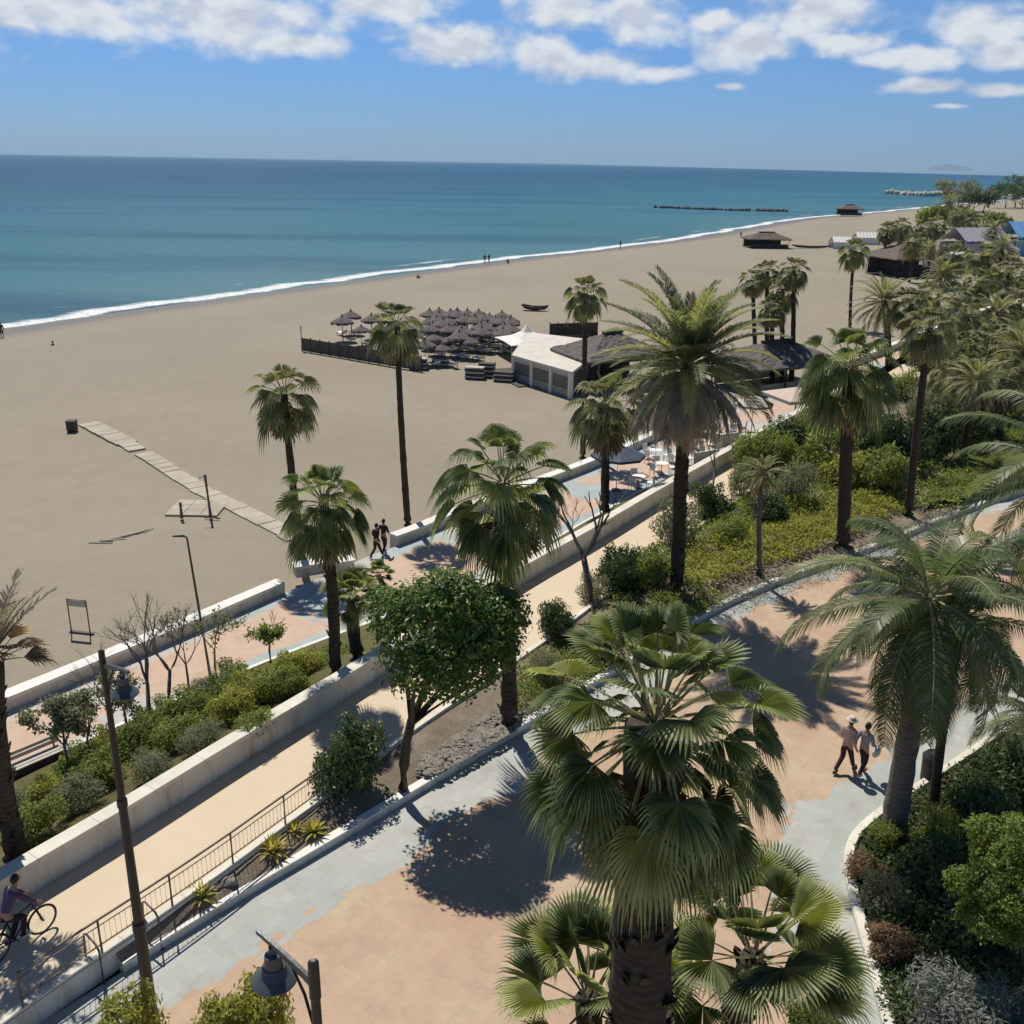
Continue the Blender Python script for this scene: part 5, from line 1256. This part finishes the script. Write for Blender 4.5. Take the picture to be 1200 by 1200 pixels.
POSE = {
 'walk': dict(hip=.92, lk=(.10,.16,.50), la=(.10,.36,.08), rk=(-.10,.06,.48), ra=(-.10,-.34,.12), le=(.24,-.14,1.12), lh=(.26,.02,.90), re=(-.24,.06,1.12), rh=(-.25,.24,.95), lean=.05),
 'stride': dict(hip=.92, lk=(.09,.02,.49), la=(.10,-.26,.14), rk=(-.10,.18,.52), ra=(-.10,.26,.08), le=(.25,.02,1.12), lh=(.20,.22,1.02), re=(-.24,-.12,1.12), rh=(-.26,-.04,.88), lean=.02),
 'stand': dict(hip=.93, lk=(.10,.02,.50), la=(.10,-.02,.08), rk=(-.10,.03,.50), ra=(-.11,.02,.08), le=(.25,-.03,1.12), lh=(.25,.06,.86), re=(-.25,-.03,1.12), rh=(-.25,.08,.87), lean=.01),
 'sit': dict(hip=.14, lk=(.14,.42,.42), la=(.14,.74,.08), rk=(-.14,.42,.40), ra=(-.13,.72,.08), le=(.26,.06,.42), lh=(.18,.32,.40), re=(-.26,-.12,.36), rh=(-.27,-.22,.06), lean=-.06),
 'lie': dict(hip=.14, lk=(.12,.44,.16), la=(.12,.84,.10), rk=(-.12,.44,.18), ra=(-.12,.84,.10), le=(.30,-.42,.12), lh=(.28,-.18,.12), re=(-.30,-.42,.12), rh=(-.28,-.18,.12), lean=-.5),
 'ride': dict(hip=1.0, lk=(.12,.36,.80), la=(.13,.26,.36), rk=(-.12,.30,.62), ra=(-.13,.10,.20), le=(.26,.42,1.26), lh=(.25,.62,1.06), re=(-.26,.42,1.26), rh=(-.25,.62,1.06), lean=.26),
}
def person(loc, rz, pose, label, top, bottom, shoe, group=None, scale=1.0, hat=None, hair='hair', fingers=True, sleeves=True, shorts=False, bag=None):
    q = POSE[pose]; o = empty('person', loc, label, 'person', group, rz); o.scale = (scale,)*3
    hz = q['hip']; ln = q['lean']; up_ = .52 if pose != 'lie' else .2
    if pose == 'lie': ch = Vector((0, -.42, .20)); nk = Vector((0, -.56, .22)); hd = Vector((0, -.74, .24)); sp = Vector((0, -.2, .16))
    else: sp = Vector((0, ln*.4, hz + .22)); ch = Vector((0, ln, hz + .42)); nk = Vector((0, ln*1.25, hz + .57)); hd = Vector((0, ln*1.35 + .02, hz + .71))
    pv = Vector((0, 0, hz)); Vv = [pv, sp, ch, nk, hd - Z3*.06]; E_ = [(0, 1), (1, 2), (2, 3), (3, 4)]; rd = [(.135, .10), (.12, .09), (.155, .105), .055, .055]
    def add(p, par, r): Vv.append(Vector(p)); rd.append(r); E_.append((par, len(Vv)-1)); return len(Vv)-1
    tip = {}
    for s_, k, a, e_, h_ in ((1, 'lk', 'la', 'le', 'lh'), (-1, 'rk', 'ra', 're', 'rh')):
        hp = add((s_*.095, 0, hz - .05), 0, .085); kn = add(q[k], hp, .058); an = add(q[a], kn, .04); dirn = (0, 1)
        to = add(Vector(q[a]) + Vector((0, .15, -.045)), an, (.036, .026))
        sh = add(ch + Vector((s_*.17, -.01, .06 if pose != 'lie' else 0)), 2, .06); el_ = add(q[e_], sh, .042); wr = add(q[h_], el_, .028)
        d = (Vector(q[h_]) - Vector(q[e_])).normalized(); pa = add(Vector(q[h_]) + d*.07, wr, (.036, .018)); tip[s_] = (Vector(q[h_]), d)
        if fingers:
            sd = Vector((0, 1, 0)) if abs(d.y) < .8 else Vector((1, 0, 0))
            sd = (sd - d*sd.dot(d)).normalized(); nn = d.cross(sd)
            for j, (of, L) in enumerate(((-.030, .065), (-.010, .078), (.010, .072), (.028, .055))):
                b0 = add(Vector(q[h_]) + d*.10 + sd*of, pa, .0095); b1 = add(Vv[b0] + d*L*.55 + nn*.01, b0, .0085); add(Vv[b1] + d*L*.4 + nn*.025, b1, .007)
            b0 = add(Vector(q[h_]) + d*.045 + sd*.045, wr, .010); add(Vv[b0] + d*.04 + sd*.02, b0, .008)
    body = skin_mesh('body', Vv, E_, rd, m['skin'], 2)
    # the head is welded into the same mesh
    bm = bmesh.new(); bm.from_mesh(body); r0 = len(bm.verts)
    bmesh.ops.create_uvsphere(bm, u_segments=16, v_segments=12, radius=1); bm.verts.ensure_lookup_table()
    for v in bm.verts[r0:]:
        c = v.co.copy(); x, y, z = c.x*.078, c.y*.098, c.z*.118
        if z < -.02: x *= 1 - .25*min(1, -(z+.02)/.1); y *= 1 - .1*min(1, -(z+.02)/.1)
        if c.y > .93 and abs(c.z) < .35: y += .02*(1 - abs(c.z)/.35)
        if abs(c.x) > .93 and abs(c.z) < .3: x *= 1.16
        if c.y > .6 and .12 < c.z < .4 and .2 < abs(c.x) < .5: y -= .012
        v.co = hd + Vector((x, y, z))
    for f in bm.faces: f.smooth = True
    bm.to_mesh(body); bm.free(); link('body', body, o)
    # hair
    hm = MB().blob((0, 0, 0), 1, random.Random(2), 3, .05); hv = []
    for v in hm.v:
        x, y, z = v; zz = max(z, -.15 - .75*max(0, -y)); yy = y if y < .55 else .55; hv.append((x*.086, yy*.108 - .012, zz*.128 + .012))
    hm.v = [tuple(hd + Vector(v)) for v in hv]; hm.build('hair', m[hair], o, smooth=True)
    # clothes: own surfaces slightly proud of the body
    tv = [pv + Z3*.02, sp, ch, ch.lerp(nk, .55)]; te = [(0, 1), (1, 2), (2, 3)]; tr = [(.152, .118), (.140, .108), (.172, .122), (.085, .075)]
    for s_, e_, h_ in ((1, 'le', 'lh'), (-1, 're', 'rh')):
        tv.append(ch + Vector((s_*.17, -.01, .06 if pose != 'lie' else 0))); tr.append(.075); te.append((2, len(tv)-1)); i = len(tv)-1
        a = Vector(q[e_]); tv.append(tv[i].lerp(a, 1 if sleeves else .6)); tr.append(.056); te.append((i, i+1))
        if sleeves: tv.append(a.lerp(Vector(q[h_]), .9)); tr.append(.042); te.append((i+1, i+2))
    link('shirt', skin_mesh('shirt', tv, te, tr, top, 2), o)
    tv = [pv + Z3*.03, pv - Z3*.0]; te = [(0, 1)]; tr = [(.148, .115), (.15, .118)]
    for s_, k, a in ((1, 'lk', 'la'), (-1, 'rk', 'ra')):
        tv.append(Vector((s_*.095, 0, hz - .06))); tr.append(.098); te.append((1, len(tv)-1)); i = len(tv)-1
        kn = Vector(q[k]); tv.append(tv[i].lerp(kn, .98)); tr.append(.075); te.append((i, i+1))
        if not shorts: tv.append(kn.lerp(Vector(q[a]), .93)); tr.append(.058); te.append((i+1, i+2))
    link('trousers', skin_mesh('trousers', tv, te, tr, bottom, 2), o)
    for k in ('la', 'ra'):
        a = Vector(q[k]); MB().blob(a + Vector((0, .07, -.035)), 1, random.Random(1), 2, .03, (.05, .135, .052)).build('shoe', shoe, o, smooth=True)
    if hat: MB().lathe([(.17, .035), (.165, .05), (.10, .06), (.098, .12), (.08, .145), (.02, .155)], hd + Vector((0, -.01, .01)), 18).build('hat', hat, o, smooth=True)
    if bag:
        p, d = tip[1]; b_ = empty('shoulder_bag', Vector(loc) + Matrix.Rotation(rz, 3, 'Z') @ (p + Vector((.05, .02, -.06))), 'pale bag hanging from the hand of ' + bag[1], 'bag', None, rz)
        MB().blob((0, 0, -.16), .17, random.Random(3), 2, .15, (.55, 1, 1)).build('bag_body', bag[0], b_, smooth=True); MB().tube([(0, -.10, -.05), (0, -.06, .07), (0, .06, .07), (0, .10, -.05)], .012, 5).build('handle', bag[0], b_)
    return o
c_pink, c_dark, c_lil, c_white, c_navy, c_purple, c_red, c_grey = cloth('pale_pink_cotton', (.55,.36,.33)), cloth('dark_plum_cloth', (.05,.028,.032)), cloth('lilac_cotton', (.36,.30,.36)), cloth('white_cotton', (.62,.60,.58)), cloth('navy_cloth', (.035,.038,.06)), cloth('purple_jersey', (.11,.075,.14)), cloth('brick_cloth', (.28,.08,.06)), cloth('grey_cloth', (.16,.15,.14))
hatm = cloth('straw_hat', (.62,.50,.40)); shoe_d = cloth('dark_shoe', (.04,.035,.035)); shoe_w = cloth('white_shoe', (.60,.60,.58))
def face_to(a, b): d = Vector(b) - Vector(a); return math.atan2(d.y, d.x) - math.pi/2
p = G(988, 905, 0); person(p, face_to((0, 0, 0), (-.55, -.5, 0)) + math.pi*1.0, 'walk', 'person striding in a pale pink top, straw hat and dark trousers on the plaza', c_pink, c_dark, shoe_d, 'walkers on the plaza', 1.02, hat=hatm)
p = G(1008, 908, 0); person(p, face_to((0, 0, 0), (.55, .42, 0)), 'stride', 'person in a lilac top and dark trousers half behind the hanging frond', c_lil, c_dark, shoe_w, 'walkers on the plaza', .98, bag=(c_white, 'the walker in the lilac top'))
for q_, (px, lab, tp) in enumerate((((441, 654), 'left one of the couple in dark clothes walking along the lower promenade', c_dark), ((450, 648), 'right one of the couple in dark clothes walking along the lower promenade', c_navy))):
    person(G(px[0], px[1], ZB), R(-35 + 12*q_), ('walk', 'stride')[q_], lab, tp, c_dark, shoe_w, 'couple on the promenade', 1.0, fingers=False)
# cyclist
pd = (at_y(WALL, 22) - at_y(WALL, 15)).normalized(); ang = math.atan2(pd.y, pd.x) - math.pi/2
wp = G(52, 1092, ZP); base = wp - pd*.53
bk = empty('bicycle', (base.x, base.y, ZP), 'dark bicycle ridden up the cream path, front wheel showing beyond the left edge', 'bicycle', None, ang)
def bike_wheel(y):
    w_ = MB().torus((0, y, .345), (1, 0, 0), .325, .022, 36, 6).build('wheel', m['rubber'], bk, smooth=True)
    rm = MB().torus((0, y, .345), (1, 0, 0), .30, .012, 36, 5).build('rim', m['galv'], w_); sp_ = MB()
    for k in range(20): a = 2*math.pi*k/20; sp_.tube([(.02*(-1)**k, y, .345), (0, y + .30*math.cos(a), .345 + .30*math.sin(a))], .0022, 3, cap=False)
    sp_.build('spokes', m['galv'], w_); MB().tube([(-.06, y, .345), (.06, y, .345)], .025, 8).build('hub', m['metal'], w_)
bike_wheel(.53); bike_wheel(-.53)
fm = MB()
for a, b_ in (((0, -.10, .30), (0, -.22, .88)), ((0, -.10, .30), (0, .38, .80)), ((0, -.20, .80), (0, .36, .88)), ((.05, -.10, .30), (.05, -.53, .345)), ((-.05, -.10, .30), (-.05, -.53, .345)), ((0, -.20, .78), (.05, -.53, .345)), ((0, -.20, .78), (-.05, -.53, .345))): fm.tube([a, b_], .018, 6)
fm.build('frame', c_navy, bk, smooth=True)
MB().tube([(0, .36, .95), (0, .40, .76), (.05, .44, .66), (.05, .53, .345)], .016, 6).tube([(0, .40, .76), (-.05, .44, .66), (-.05, .53, .345)], .016, 6).build('fork', m['metal'], bk)
MB().tube([(-.30, .30, 1.02), (-.15, .36, 1.03), (0, .37, 1.02), (.15, .36, 1.03), (.30, .30, 1.02)], .014, 6).build('handlebar', m['metal'], bk)
MB().blob((0, -.24, .93), 1, random.Random(1), 2, .05, (.08, .13, .04)).build('saddle', m['rubber'], bk, smooth=True)
MB().tube([(-.16, -.1, .30), (.16, -.1, .30)], .015, 6).box((.17, 0, .42), (.09, .10, .02)).box((-.17, -.2, .18), (.09, .10, .02)).build('pedals', m['metal'], bk)
person((base.x - pd.x*.22, base.y - pd.y*.22, ZP + .02), ang, 'ride', 'cyclist in a purple top leaning over the handlebar at the left edge', c_purple, c_dark, shoe_w, None, .97)
# people far out on the sand
far_p = [((3, 397), 'stand', 'lone dark figure standing at the surf on the left edge', c_dark), ((62, 411), 'sit', 'person sitting on the sand, leftmost of the small group near the surf', c_navy), ((73, 410), 'lie', 'person lying on the sand beside the sitting one', c_grey), ((84, 409), 'lie', 'person lying on the sand, right of the small group', c_grey),
         ((490, 328), 'sit', 'person sitting on the sand above the slim palm', c_red), ((497, 327), 'lie', 'person lying on the sand beside the sitter above the slim palm', c_grey), ((568, 308.5), 'stand', 'left of two figures at the water edge', c_dark), ((573, 308), 'stand', 'right of two figures at the water edge', c_navy), ((595, 309), 'sit', 'single small figure sitting near the water edge', c_dark), ((727, 291), 'stand', 'tiny figure at the surf beyond the date palm', c_dark),
         ((868, 279), 'stand', 'tiny figure on the sand left of the lone thatched hut', c_dark), ((1055, 425), 'stand', 'figure on the far promenade between two palm stems', c_dark)]
for (x, y), ps_, lab, tp in far_p:
    z = -2.75 if y < 420 else ZS
    if x > 1000: z = ZB
    person(G(x, y, z), R(x*7 % 360), ps_, lab, tp, c_dark, shoe_d, 'people on the sand', 1.05, fingers=False, shorts=True)
# ---------------------------------------------------------------- air
HAZE = 0.00003
if HAZE:
    mb = MB().box((2500, 24400, 198), (80000, 49200, 408)); o = mb.build('haze', bpy.data.materials.new('haze_air')); o['kind'] = 'stuff'
    hm = o.data.materials[0]; hm.use_nodes = True; nt = hm.node_tree; nt.nodes.clear(); ou = nt.nodes.new('ShaderNodeOutputMaterial'); vo = nt.nodes.new('ShaderNodeVolumePrincipled')
    vo.inputs['Color'].default_value = (.52, .76, 1, 1); vo.inputs['Density'].default_value = HAZE; vo.inputs['Anisotropy'].default_value = .2; nt.links.new(vo.outputs[0], ou.inputs['Volume'])
